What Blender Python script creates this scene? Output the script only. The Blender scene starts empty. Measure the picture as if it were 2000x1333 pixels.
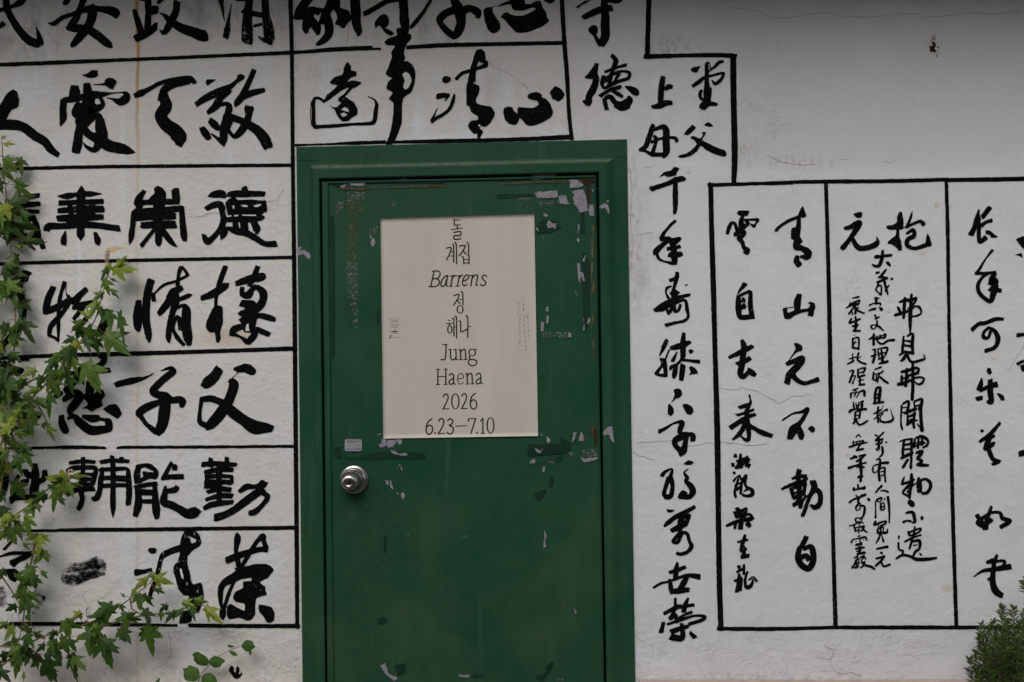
import bpy, bmesh, math, random
from mathutils import Vector, noise

EXPOSURE = 0.17
ADDED_EAVE_D, ADDED_EAVE_Z = 0.81, 3.06
# ------------------------------------------------------------------ camera, sky, sun, exposure
S = 0.00168            # metres per photo pixel on the wall plane
DIST = 4.0             # camera to wall
CH = 1.5               # camera height
scene = bpy.context.scene
cam = bpy.data.objects.new('camera', bpy.data.cameras.new('camera'))
scene.collection.objects.link(cam)
cam.location = (0, -DIST, CH)
cam.rotation_euler = (math.radians(90), 0, 0)
cam.data.sensor_width = 36
cam.data.lens = 36 * DIST / (2000 * S)
cam.data.clip_end = 500
scene.camera = cam

SUN_EL, SUN_AZ = math.radians(42), math.radians(196)   # azimuth measured clockwise from +Y (north)
world = bpy.data.worlds.new('World'); scene.world = world
world.use_nodes = True
wn = world.node_tree; wn.nodes.clear()
sky = wn.nodes.new('ShaderNodeTexSky'); sky.sky_type = 'NISHITA'; sky.sun_disc = False
sky.sun_elevation = SUN_EL; sky.sun_rotation = SUN_AZ
sky.air_density = 1.0; sky.dust_density = 5.0; sky.ozone_density = 1.0
hsv = wn.nodes.new('ShaderNodeHueSaturation'); hsv.inputs['Saturation'].default_value = 0.25
bg = wn.nodes.new('ShaderNodeBackground'); bg.inputs['Strength'].default_value = 0.12
wo = wn.nodes.new('ShaderNodeOutputWorld')
wn.links.new(sky.outputs[0], hsv.inputs['Color']); wn.links.new(hsv.outputs[0], bg.inputs[0]); wn.links.new(bg.outputs[0], wo.inputs[0])
sun = bpy.data.objects.new('sun', bpy.data.lights.new('sun', 'SUN'))
scene.collection.objects.link(sun)
sun.data.energy = 0.5; sun.data.angle = math.radians(40); sun.data.color = (1, 0.95, 0.88)
sd = Vector((math.sin(SUN_AZ) * math.cos(SUN_EL), math.cos(SUN_AZ) * math.cos(SUN_EL), math.sin(SUN_EL)))
sun.rotation_euler = sd.to_track_quat('Z', 'Y').to_euler()
sun.location = (0, -3, 6)
scene.view_settings.view_transform = 'Standard'
scene.view_settings.look = 'None'
scene.view_settings.gamma = 1
scene.view_settings.exposure = EXPOSURE

col = scene.collection
rnd = random.Random(7)

def P(px, py, d=0.0):
    """photo pixel -> world point standing d metres in front of the wall face"""
    f = (DIST - d) / DIST
    return Vector(((px - 1000) * S * f, -d, CH - (py - 666.5) * S * f))

# ------------------------------------------------------------------ object helpers
def tag(o, label=None, cat=None, group=None, kind=None):
    if label: o['label'] = label
    if cat: o['category'] = cat
    if group: o['group'] = group
    if kind: o['kind'] = kind
    return o
def link(name, verts, faces, mats, parent=None, mi=None, smooth=False):
    me = bpy.data.meshes.new(name)
    me.from_pydata([tuple(v) for v in verts], [], faces)
    for m in (mats if isinstance(mats, (list, tuple)) else [mats]): me.materials.append(m)
    if mi:
        for p, i in zip(me.polygons, mi): p.material_index = i
    if smooth:
        for p in me.polygons: p.use_smooth = True
    me.update()
    o = bpy.data.objects.new(name, me); col.objects.link(o)
    if parent:
        o.parent = parent
        o.matrix_parent_inverse = parent.matrix_world.inverted() if parent.location.length == 0 else o.matrix_parent_inverse
        o.location = -Vector(parent_world(parent))
    return o
def parent_world(p):
    v = Vector((0, 0, 0))
    while p: v += p.location; p = p.parent
    return v
def empty(name, loc):
    o = bpy.data.objects.new(name, None); col.objects.link(o); o.location = loc; o.empty_display_size = 0.1
    return o
class MB:
    def __init__(s): s.v = []; s.f = []; s.m = []
    def add(s, verts, faces, m=0):
        b = len(s.v); s.v += [Vector(v) for v in verts]
        s.f += [tuple(i + b for i in f) for f in faces]; s.m += [m] * len(faces)
    def box(s, x0, x1, y0, y1, z0, z1, m=0):
        s.add([(x, y, z) for z in (z0, z1) for y in (y0, y1) for x in (x0, x1)],
              [(0, 1, 5, 4), (1, 3, 7, 5), (3, 2, 6, 7), (2, 0, 4, 6), (4, 5, 7, 6), (0, 2, 3, 1)], m)
    def tube(s, pts, r, n=6, r1=None, m=0):
        pts = [Vector(p) for p in pts]; r1 = r if r1 is None else r1
        rings = []
        for i, p in enumerate(pts):
            t = (pts[min(i + 1, len(pts) - 1)] - pts[max(i - 1, 0)]).normalized()
            a = t.cross(Vector((0, 1, 0.01))); a = a.normalized() if a.length > 1e-4 else Vector((1, 0, 0))
            b = t.cross(a); rr = r + (r1 - r) * i / max(1, len(pts) - 1)
            rings.append([p + (a * math.cos(2 * math.pi * k / n) + b * math.sin(2 * math.pi * k / n)) * rr for k in range(n)])
        vs = [v for g in rings for v in g]
        fs = [(i * n + k, i * n + (k + 1) % n, (i + 1) * n + (k + 1) % n, (i + 1) * n + k) for i in range(len(pts) - 1) for k in range(n)]
        fs += [tuple(range(n))[::-1], tuple((len(pts) - 1) * n + k for k in range(n))]
        s.add(vs, fs, m)
    def build(s, name, mats, parent=None, smooth=False):
        return link(name, s.v, s.f, mats, parent, s.m, smooth)
def catmull(pts, step):
    """resample tuples through a Catmull-Rom curve"""
    if len(pts) < 3:
        out = []
        for a, b in zip(pts, pts[1:]):
            n = max(1, int(math.dist(a[:2], b[:2]) / step))
            out += [tuple(x + (y - x) * k / n for x, y in zip(a, b)) for k in range(n)]
        return out + [pts[-1]]
    q = [pts[0]] + list(pts) + [pts[-1]]; out = []
    for i in range(1, len(q) - 2):
        p0, p1, p2, p3 = q[i - 1:i + 3]
        n = max(2, int(math.dist(p1[:2], p2[:2]) / step))
        for k in range(n):
            t = k / n
            out.append(tuple(0.5 * (2 * b + (c - a) * t + (2 * a - 5 * b + 4 * c - d) * t * t + (3 * b - a - 3 * c + d) * t ** 3) for a, b, c, d in zip(p0, p1, p2, p3)))
    return out + [q[-1]]

# ------------------------------------------------------------------ material helpers
class NT:
    def __init__(s, name):
        s.mat = bpy.data.materials.new(name); s.mat.use_nodes = True
        s.t = s.mat.node_tree; s.t.nodes.clear()
        s.out = s.n('ShaderNodeOutputMaterial'); s.b = s.n('ShaderNodeBsdfPrincipled')
        s.l(s.b.outputs[0], s.out.inputs[0])
        s.pos = s.n('ShaderNodeNewGeometry').outputs['Position']
    def n(s, t): return s.t.nodes.new(t)
    def l(s, a, b): s.t.links.new(a, b)
    def put(s, sock, v):
        if hasattr(v, 'node'): s.l(v, sock)
        else: sock.default_value = v
    def math(s, op, a, b=0.0, clamp=False):
        m = s.n('ShaderNodeMath'); m.operation = op; m.use_clamp = clamp
        s.put(m.inputs[0], a); s.put(m.inputs[1], b); return m.outputs[0]
    def noise(s, scale, detail=4, rough=0.6, stretch=None, dist=0.0, off=(0, 0, 0)):
        n = s.n('ShaderNodeTexNoise'); n.inputs['Scale'].default_value = scale
        n.inputs['Detail'].default_value = detail; n.inputs['Roughness'].default_value = rough; n.inputs['Distortion'].default_value = dist
        mp = s.n('ShaderNodeMapping'); mp.inputs['Scale'].default_value = stretch or (1, 1, 1); mp.inputs['Location'].default_value = off
        s.l(s.pos, mp.inputs[0]); s.l(mp.outputs[0], n.inputs['Vector']); return n.outputs['Fac']
    def remap(s, v, a, b, c=0.0, d=1.0, smooth=True):
        m = s.n('ShaderNodeMapRange'); m.interpolation_type = 'SMOOTHSTEP' if smooth else 'LINEAR'
        s.put(m.inputs[0], v)
        for i, x in enumerate((a, b, c, d)): m.inputs[i + 1].default_value = x
        return m.outputs[0]
    def mix(s, f, a, b, mode='MIX'):
        m = s.n('ShaderNodeMix'); m.data_type = 'RGBA'; m.blend_type = mode
        s.put(m.inputs[0], f)
        s.put(m.inputs[6], a if hasattr(a, 'node') else (*a, 1)); s.put(m.inputs[7], b if hasattr(b, 'node') else (*b, 1))
        return m.outputs[2]
    def xyz(s):
        n = s.n('ShaderNodeSeparateXYZ'); s.l(s.pos, n.inputs[0]); return n.outputs
    def blob(s, px, py, rx, ry):
        """1 at a wall point, falling to 0 at the radii (in photo pixels on the wall)"""
        m = s.n('ShaderNodeMapping'); c = P(px, py)
        m.inputs['Scale'].default_value = (1 / (rx * S), 0, 1 / (ry * S)); m.inputs['Location'].default_value = (-c.x / (rx * S), 0, -c.z / (ry * S))
        s.l(s.pos, m.inputs[0]); ln = s.n('ShaderNodeVectorMath'); ln.operation = 'LENGTH'; s.l(m.outputs[0], ln.inputs[0])
        return s.remap(ln.outputs['Value'], 1.0, 0.1)
    def bump(s, h, strength, dist=0.01, prev=None):
        b = s.n('ShaderNodeBump'); b.inputs['Strength'].default_value = strength; b.inputs['Distance'].default_value = dist
        s.put(b.inputs['Height'], h)
        if prev: s.l(prev, b.inputs['Normal'])
        return b.outputs[0]
    def fin(s, color, rough=0.8, normal=None, spec=0.3, metal=0.0):
        s.put(s.b.inputs['Base Color'], color if hasattr(color, 'node') else (*color, 1))
        s.put(s.b.inputs['Roughness'], rough); s.b.inputs['Specular IOR Level'].default_value = spec
        s.b.inputs['Metallic'].default_value = metal
        if normal: s.l(normal, s.b.inputs['Normal'])
        return s.mat

def mat_wall():
    t = NT('whitewashed_plaster'); x, y, z = t.xyz()
    big = t.noise(1.3, 3, 0.5)
    side = t.remap(t.math('ADD', x, t.math('MULTIPLY', big, 0.5)), 0.25, 0.75)
    c = t.mix(side, (0.685, 0.675, 0.650), (0.70, 0.705, 0.735))
    zb = CH + (666 - 330) * S
    up = t.math('MULTIPLY', t.remap(x, 0.70, 0.76), t.remap(t.math('ADD', z, t.math('MULTIPLY', t.noise(6, 4), 0.08)), zb, zb + 0.10))
    up2 = t.math('MULTIPLY', t.remap(x, 0.447, 0.452), t.remap(z, CH + 558 * S, CH + 562 * S))
    upm = t.math('MAXIMUM', up, up2)
    c = t.mix(upm, c, (0.64, 0.645, 0.65))
    # patchy overpainting, roller bands, weathered blotches
    c = t.mix(t.math('MULTIPLY', t.remap(t.noise(4.5, 5, 0.65, (1, 1, 0.45)), 0.52, 0.68), 0.55), c, (0.70, 0.72, 0.77))
    band = t.remap(t.noise(9, 2, 0.4, (1, 1, 0.06)), 0.56, 0.66)
    c = t.mix(t.math('MULTIPLY', t.math('MULTIPLY', band, t.math('SUBTRACT', 1.0, side)), 0.45), c, (0.72, 0.74, 0.80))
    c = t.mix(t.math('MULTIPLY', t.remap(t.noise(3.2, 6, 0.7, off=(5, 0, 2)), 0.45, 0.75), 0.28), c, (0.55, 0.53, 0.50))
    c = t.mix(t.math('MULTIPLY', t.remap(t.noise(60, 5, 0.7), 0.35, 0.8), 0.14), c, (0.48, 0.47, 0.46))
    c = t.mix(t.math('MULTIPLY', t.remap(t.noise(22, 5, 0.75, (1.6, 1, 0.25), off=(3, 0, 1)), 0.55, 0.8), 0.20), c, (0.50, 0.48, 0.45))
    over = None
    for px, py, rx, ry, k in ((815, 245, 16, 70, .9), (690, 250, 90, 60, .8), (905, 270, 200, 16, .9), (905, 262, 34, 60, .7), (985, 190, 34, 90, .5), (1075, 262, 60, 30, .8), (520, 1110, 60, 110, .7), (155, 560, 7, 240, .9), (95, 545, 130, 7, .6), (240, 330, 9, 300, .6), (60, 175, 70, 50, .6), (880, 75, 70, 16, .8), (1175, 110, 12, 40, .6), (1280, 190, 16, 120, .5), (1350, 330, 120, 26, .6), (410, 1000, 40, 40, .6), (310, 900, 20, 60, .5), (150, 870, 90, 12, .5), (1250, 1290, 160, 30, .5), (120, 300, 70, 60, .5)):
        b = t.math('MULTIPLY', t.blob(px, py, rx, ry), k)
        over = b if over is None else t.math('MAXIMUM', over, b)
    c = t.mix(t.math('MULTIPLY', over, t.remap(t.noise(18, 5, 0.7, off=(6, 0, 1)), 0.30, 0.55)), c, (0.73, 0.76, 0.83))
    # grime
    dirt = None
    for px, py, rx, ry, k in ((70, 75, 110, 90, .55), (430, 30, 160, 70, .4), (540, 30, 60, 120, .5), (1236, 505, 26, 60, 1.0), (1238, 420, 16, 60, .9),
                              (1300, 92, 90, 34, .9), (1236, 340, 14, 60, .7), (1450, 300, 50, 40, .6), (1560, 318, 120, 22, .6), (1824, 92, 26, 34, 1.0), (860, 80, 60, 20, .6), (1825, 75, 10, 14, 1.5),
                              (1240, 580, 14, 60, .6), (40, 1200, 90, 120, .5), (1500, 1325, 300, 22, .6), (300, 1320, 300, 40, .5), (640, 150, 60, 90, .3), (780, 200, 30, 110, .3)):
        b = t.math('MULTIPLY', t.blob(px, py, rx, ry), k)
        dirt = b if dirt is None else t.math('MAXIMUM', dirt, b)
    dn = t.remap(t.noise(48, 6, 0.8, (1, 1, 0.7)), 0.46, 0.66)
    c = t.mix(t.math('MULTIPLY', t.math('MULTIPLY', dirt, dn), 0.75, True), c, (0.20, 0.175, 0.15))
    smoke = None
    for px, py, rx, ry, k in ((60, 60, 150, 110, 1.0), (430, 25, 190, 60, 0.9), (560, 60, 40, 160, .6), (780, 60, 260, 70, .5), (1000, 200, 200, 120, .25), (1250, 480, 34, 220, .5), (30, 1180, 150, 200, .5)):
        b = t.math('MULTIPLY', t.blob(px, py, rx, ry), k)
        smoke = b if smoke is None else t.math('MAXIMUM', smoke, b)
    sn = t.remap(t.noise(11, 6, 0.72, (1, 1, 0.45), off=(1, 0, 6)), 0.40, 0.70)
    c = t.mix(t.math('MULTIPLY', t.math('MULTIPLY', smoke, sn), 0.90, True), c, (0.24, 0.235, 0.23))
    # rust run below the top left corner
    wob = t.math('ADD', t.math('MULTIPLY', t.noise(4, 3), 0.030), t.math('MULTIPLY', t.noise(30, 3), 0.006))
    dx = t.math('ABSOLUTE', t.math('SUBTRACT', t.math('ADD', x, wob), P(279, 0).x))
    run = t.math('MULTIPLY', t.remap(dx, 0.009, 0.002), t.remap(z, CH + 250 * S, CH + 640 * S, 0.20, 1.0))
    c = t.mix(run, c, (0.52, 0.29, 0.08))
    for px, py, rx, ry in ((1801, 496, 8, 6), (1735, 610, 7, 5), (1942, 702, 9, 5), (1655, 890, 7, 7), (1830, 402, 9, 9), (1850, 1150, 16, 12), (700, 425, 3, 3), (1345, 338, 6, 6), (905, 94, 40, 7), (450, 660, 90, 30), (1780, 860, 4, 4)):
        c = t.mix(t.math('MULTIPLY', t.blob(px, py, rx, ry), 0.7), c, (0.56, 0.46, 0.34))
    fine = t.noise(190, 6, 0.65); mid = t.noise(34, 6, 0.62); lump = t.noise(9, 5, 0.6)
    low = t.remap(z, CH - 470 * S, CH - 610 * S)
    rough_amt = t.math('MULTIPLY', t.math('SUBTRACT', 1.0, t.math('MULTIPLY', upm, 0.8)), t.remap(t.noise(2.6, 3, off=(0, 0, 7)), 0.35, 0.65, 0.45, 1.0))
    rough_amt = t.math('MULTIPLY', rough_amt, t.math('SUBTRACT', 1.0, t.math('MULTIPLY', side, 0.35)))
    trowel = t.noise(14, 4, 0.6, (0.8, 1, 1.3), dist=0.8, off=(2, 0, 9))
    h = t.math('ADD', t.math('MULTIPLY', fine, 0.10), t.math('ADD', t.math('MULTIPLY', mid, 0.38), t.math('MULTIPLY', trowel, 0.16)))
    h = t.math('MULTIPLY', h, t.math('ADD', rough_amt, t.math('MULTIPLY', low, 1.0)))
    h = t.math('ADD', h, t.math('MULTIPLY', lump, 1.2))
    peel = t.remap(t.noise(7, 6, 0.7, dist=0.6, off=(8, 0, 3)), 0.50, 0.515)
    where = t.math('MAXIMUM', t.math('MULTIPLY', low, 0.9), t.remap(t.noise(1.7, 2, off=(0, 0, 5)), 0.58, 0.72))
    h = t.math('ADD', h, t.math('MULTIPLY', t.math('MULTIPLY', peel, where), 0.16))
    peb = t.n('ShaderNodeTexVoronoi'); peb.feature = 'SMOOTH_F1'; peb.inputs['Scale'].default_value = 75; t.l(t.pos, peb.inputs['Vector'])
    h = t.math('ADD', h, t.math('MULTIPLY', t.math('MULTIPLY', peb.outputs['Distance'], t.math('MULTIPLY', t.math('SUBTRACT', 1.0, upm), t.math('SUBTRACT', 1.0, t.math('MULTIPLY', side, 0.75)))), 0.22))
    return t.fin(c, 0.85, t.bump(h, 0.85, 0.008), 0.2)

def mat_paint(dry=0):
    t = NT(('black_brush_paint', 'dry_brush_paint', 'worn_brush_paint')[dry])
    c = t.mix(t.remap(t.noise(40, 5, 0.7), 0.5, 0.75), (0.0035, 0.0035, 0.0045), (0.011, 0.0105, 0.011))
    c = t.mix(t.math('MULTIPLY', t.remap(t.noise(120, 5, 0.75, (1, 1, 0.6)), 0.56, 0.70), t.remap(t.noise(13, 3, off=(4, 0, 4)), 0.52, 0.66)), c, (0.06, 0.058, 0.058))
    t.fin(c, 0.75, t.bump(t.noise(160, 5, 0.7), 0.5, 0.004), 0.04)
    tr = t.n('ShaderNodeBsdfTransparent'); mx = t.n('ShaderNodeMixShader')
    if dry == 1:
        k = t.remap(t.math('ADD', t.noise(70, 6, 0.85, (0.6, 1, 1.0)), t.math('MULTIPLY', t.noise(14, 3), 0.25)), 0.40, 0.80, 0.05, 1.0)
    elif dry == 2:
        k = t.math('MULTIPLY', t.remap(t.noise(80, 5, 0.8, (1, 1, 0.5)), 0.56, 0.64), t.remap(t.noise(12, 3), 0.40, 0.55))
    else:
        k = t.math('MULTIPLY', t.remap(t.noise(210, 4, 0.7), 0.62, 0.69), t.remap(t.noise(9, 3), 0.48, 0.60))
    t.l(k, mx.inputs[0]); t.l(t.b.outputs[0], mx.inputs[1]); t.l(tr.outputs[0], mx.inputs[2]); t.l(mx.outputs[0], t.out.inputs[0])
    return t.mat
def mat_flat(name, a, b, scale, rough=0.7, spec=0.3, metal=0.0, bump=0.0, bscale=200):
    t = NT(name); c = t.mix(t.remap(t.noise(scale, 5, 0.65), 0.35, 0.7), a, b)
    return t.fin(c, rough, t.bump(t.noise(bscale, 4), bump, 0.002) if bump else None, spec, metal)
def mat_broken(name, a, b, lo, hi, scale=260, rough=0.7, stretch=None):
    """a thin worn layer with holes in it"""
    t = NT(name); c = t.mix(t.remap(t.noise(90, 4), 0.4, 0.6), a, b); t.fin(c, rough, None, 0.2)
    tr = t.n('ShaderNodeBsdfTransparent'); mx = t.n('ShaderNodeMixShader')
    k = t.remap(t.noise(scale, 5, 0.75, stretch), lo, hi)
    t.l(k, mx.inputs[0]); t.l(tr.outputs[0], mx.inputs[1]); t.l(t.b.outputs[0], mx.inputs[2]); t.l(mx.outputs[0], t.out.inputs[0])
    return t.mat
def mat_green():
    t = NT('green_door_paint'); x, y, z = t.xyz()
    c = t.mix(t.remap(t.noise(2.4, 4, 0.6), 0.35, 0.68), (0.0070, 0.060, 0.029), (0.0155, 0.071, 0.037))
    c = t.mix(t.math('MULTIPLY', t.remap(t.noise(16, 5, 0.7), 0.5, 0.75), 0.5), c, (0.006, 0.052, 0.027))
    lowz = t.remap(z, CH - 120 * S, CH - 560 * S)
    c = t.mix(t.math('MULTIPLY', t.math('MULTIPLY', lowz, t.remap(t.noise(3.0, 3, off=(4, 0, 0)), 0.35, 0.7)), 0.75), c, (0.046, 0.088, 0.050))
    st = t.remap(t.noise(26, 3, 0.6, (1, 1, 0.05)), 0.58, 0.72)
    c = t.mix(t.math('MULTIPLY', st, 0.25), c, (0.060, 0.115, 0.080))
    c = t.mix(t.math('MULTIPLY', t.remap(t.noise(70, 4, 0.7, (1, 1, 0.03), off=(3, 0, 0)), 0.55, 0.72), 0.30), c, (0.004, 0.040, 0.020))
    c = t.mix(t.math('MULTIPLY', t.remap(t.noise(5.5, 6, 0.75, (1, 1, 0.6), off=(9, 0, 2)), 0.55, 0.70), 0.55), c, (0.005, 0.042, 0.023))
    c = t.mix(t.math('MULTIPLY', t.remap(t.noise(8, 6, 0.8, (1, 1, 0.8), off=(1, 0, 8)), 0.60, 0.74), 0.40), c, (0.050, 0.095, 0.070))
    grime = t.math('MULTIPLY', t.math('MAXIMUM', t.math('MULTIPLY', t.blob(745, 1050, 110, 190), 0.8), t.math('MAXIMUM', t.blob(690, 960, 90, 110), t.math('MULTIPLY', t.blob(1100, 880, 110, 80), 0.6))), t.remap(t.noise(26, 6, 0.8), 0.42, 0.66))
    c = t.mix(t.math('MULTIPLY', grime, 0.6), c, (0.006, 0.024, 0.014))
    r = t.remap(t.noise(7, 5), 0.3, 0.7, 0.40, 0.66)
    h = t.math('ADD', t.math('MULTIPLY', t.noise(2.0, 2, 0.5, (1, 1, 0.6)), 4.0), t.math('ADD', t.math('MULTIPLY', t.noise(120, 4), 0.05), t.math('MULTIPLY', t.noise(60, 2, 0.5, (0.1, 1, 1)), 0.03)))
    return t.fin(c, r, t.bump(h, 0.40, 0.004), 0.22)
def mat_leaf(name, cols):
    t = NT(name)
    g = t.n('ShaderNodeNewGeometry'); r = t.n('ShaderNodeValToRGB'); e = r.color_ramp
    e.elements[0].position = 0; e.elements[0].color = (*cols[0], 1); e.elements[1].position = 1; e.elements[1].color = (*cols[-1], 1)
    for i, c in enumerate(cols[1:-1]): q = e.elements.new((i + 1) / (len(cols) - 1)); q.color = (*c, 1)
    t.l(g.outputs['Random Per Island'], r.inputs[0])
    c = t.mix(t.math('MULTIPLY', t.remap(t.noise(70, 4), 0.4, 0.7), 0.4), r.outputs[0], (0.02, 0.045, 0.01))
    t.fin(c, 0.5, t.bump(t.noise(150, 3), 0.4, 0.002), 0.3)
    tl = t.n('ShaderNodeBsdfTranslucent'); t.l(c, tl.inputs[0]); mx = t.n('ShaderNodeMixShader'); mx.inputs[0].default_value = 0.3
    t.l(t.b.outputs[0], mx.inputs[1]); t.l(tl.outputs[0], mx.inputs[2]); t.l(mx.outputs[0], t.out.inputs[0])
    return t.mat

WALL = mat_wall(); PAINT = mat_paint(); DRY = mat_paint(1); WORN = mat_paint(2); GREEN = mat_green()
CRACK = mat_flat('crack_shadow', (0.24, 0.22, 0.21), (0.42, 0.40, 0.38), 60)
STEEL = mat_flat('worn_steel', (0.62, 0.58, 0.55), (0.45, 0.41, 0.38), 30, 0.24, 0.5, 1.0, 0.1)
DARKM = mat_flat('keyhole_metal', (0.08, 0.075, 0.075), (0.13, 0.12, 0.12), 50, 0.4, 0.5, 1.0)
def mat_paper():
    t = NT('cream_paper'); c = t.mix(t.remap(t.noise(9, 3, 0.5, (1, 1, 0.12)), 0.38, 0.62), (0.565, 0.505, 0.460), (0.575, 0.545, 0.490))
    c = t.mix(t.math('MULTIPLY', t.remap(t.noise(5, 4, off=(2, 0, 2)), 0.5, 0.75), 0.18), c, (0.50, 0.45, 0.40))
    return t.fin(c, 0.65, t.bump(t.noise(5, 3, 0.5, (1, 1, 0.4)), 0.25, 0.01), 0.25)
PAPER = mat_paper()
DUST_HIGHLIGHT = mat_flat('dusty_green_highlight', (0.070, 0.115, 0.078), (0.130, 0.150, 0.105), 40, 0.8, 0.1)
HOLE = mat_flat('rusty_hole', (0.012, 0.008, 0.006), (0.05, 0.025, 0.012), 90, 0.9, 0.05)
INK = mat_flat('brown_black_ink', (0.011, 0.009, 0.008), (0.017, 0.014, 0.012), 50, 0.7)
GREYINK = mat_flat('grey_ink', (0.11, 0.095, 0.09), (0.19, 0.17, 0.16), 300, 0.7)
STICK = mat_flat('grey_sticker', (0.36, 0.36, 0.39), (0.30, 0.30, 0.33), 120, 0.5)
STEM = mat_flat('vine_stem', (0.13, 0.07, 0.03), (0.22, 0.19, 0.06), 20, 0.7)
DRYLEAF = mat_flat('dry_leaf', (0.45, 0.33, 0.16), (0.62, 0.50, 0.40), 60, 0.7)
LEAF_DARK = mat_leaf('dark_ivy_leaf', [(0.018, 0.048, 0.008), (0.040, 0.100, 0.014), (0.065, 0.140, 0.018), (0.13, 0.21, 0.035), (0.032, 0.075, 0.014), (0.095, 0.15, 0.055)])
LEAF_LIGHT = mat_leaf('young_ivy_leaf', [(0.060, 0.135, 0.015), (0.13, 0.23, 0.025), (0.22, 0.31, 0.045), (0.34, 0.38, 0.05), (0.16, 0.24, 0.09)])
LEAF_ROUND = mat_leaf('sapling_leaf', [(0.06, 0.14, 0.025), (0.10, 0.20, 0.04)])
NEEDLE = mat_leaf('rosemary_needle', [(0.030, 0.072, 0.014), (0.075, 0.150, 0.026), (0.115, 0.19, 0.038), (0.045, 0.09, 0.016), (0.10, 0.09, 0.05)])
WOOD = mat_flat('weathered_wood', (0.16, 0.11, 0.075), (0.24, 0.18, 0.13), 20, 0.8)
CONC = mat_flat('pinkish_concrete', (0.52, 0.41, 0.36), (0.40, 0.32, 0.28), 25, 0.9, 0.2, 0, 0.6, 120)
PAVE = mat_flat('grey_paving', (0.085, 0.082, 0.078), (0.060, 0.058, 0.056), 3, 0.9, 0.2, 0, 0.5, 80)
TILE = mat_flat('dark_roof_tile', (0.07, 0.07, 0.075), (0.11, 0.11, 0.115), 8, 0.7)

# ------------------------------------------------------------------ ground
g = MB(); g.add([(-120, -120, 0), (120, -120, 0), (120, 120, 0), (-120, 120, 0)], [(0, 1, 2, 3)])
tag(g.build('ground', PAVE), kind='structure')

# ------------------------------------------------------------------ the wall
FL, FR, FT = 584, 1232, 279            # door opening on the wall, photo pixels
wall_mb = MB()
zt = 3.3
op_l, op_r, op_t = P(FL + 10, 0).x, P(FR - 14, 0).x, P(0, FT + 14).z
wall_mb.box(-6, op_l, 0, 0.25, 0, zt); wall_mb.box(op_r, 6, 0, 0.25, 0, zt); wall_mb.box(op_l, op_r, 0, 0.25, op_t, zt)
wall = wall_mb.build('painted_wall', WALL)
tag(wall, 'whitewashed plaster wall covered in black brush calligraphy around the green door', 'wall', kind='thing')
# overhang added out of view, sized to shade the top of the wall
ev = MB()
ed, ez = ADDED_EAVE_D, ADDED_EAVE_Z
ev.add([(-6, -ed, ez), (6, -ed, ez), (6, 0.3, ez + 0.02), (-6, 0.3, ez + 0.02), (-6, -ed, ez + 0.05), (6, -ed, ez + 0.05), (6, 0.3, ez + 0.35), (-6, 0.3, ez + 0.35)],
       [(0, 1, 2, 3), (4, 7, 6, 5), (0, 4, 5, 1), (1, 5, 6, 2), (2, 6, 7, 3), (3, 7, 4, 0)])
for i in range(40):
    x = -5.9 + i * 0.3
    ev.box(x, x + 0.06, -ed + 0.03, -0.001, ez - 0.06, ez - 0.001)
ev.build('added_eave', WOOD, wall)
pl = MB()
for x0, x1 in ((-6, P(586, 0).x - 0.01), (P(1242, 0).x + 0.01, 6)):
    pz = P(0, 1330).z if x0 > 0 else P(0, 1342).z
    n = 60
    top = [(x0 + (x1 - x0) * k / n, pz + 0.004 * noise.noise(Vector((k * 0.7, x0, 3)))) for k in range(n + 1)]
    vs = []
    for x, z in top: vs += [(x, -0.10, 0), (x, -0.10, z - 0.012), (x, -0.085, z), (x, -0.002, z + 0.004)]
    pl.add(vs, [(i * 4 + a, (i + 1) * 4 + a, (i + 1) * 4 + a + 1, i * 4 + a + 1) for i in range(n) for a in range(3)])
    for i in (0, n): pl.add(vs[i * 4:i * 4 + 4] + [(top[i][0], -0.002, 0)], [(0, 1, 2, 3, 4)])
pl.build('plinth', CONC, wall)

# unseen building added across the lane behind the camera: it closes off the low sky
ob = MB(); ob.box(-14, 14, -13, -8.6, 0, 5.9)
opp = ob.build('added_lane_building', mat_flat('grey_render', (0.20, 0.19, 0.18), (0.26, 0.25, 0.235), 2, 0.9, 0.1))
tag(opp, 'unseen grey rendered building added across the lane to block the low sky', 'building')
ob = MB(); ob.box(-14.3, 14.3, -13.3, -8.3, 5.902, 6.15); ob.build('roof', TILE, opp)
for wx in (-9, -5, -1, 3, 7, 11):
    ob = MB(); ob.box(wx - 0.7, wx + 0.7, -8.602, -8.55, 1.2, 2.5); w_ = ob.build('window', WOOD, opp)
    ob = MB(); ob.box(wx - 0.6, wx + 0.6, -8.552, -8.545, 1.3, 2.4); ob.build('pane', mat_flat('dark_pane', (0.02, 0.022, 0.025), (0.03, 0.03, 0.032), 3, 0.1, 0.5), w_)

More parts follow.
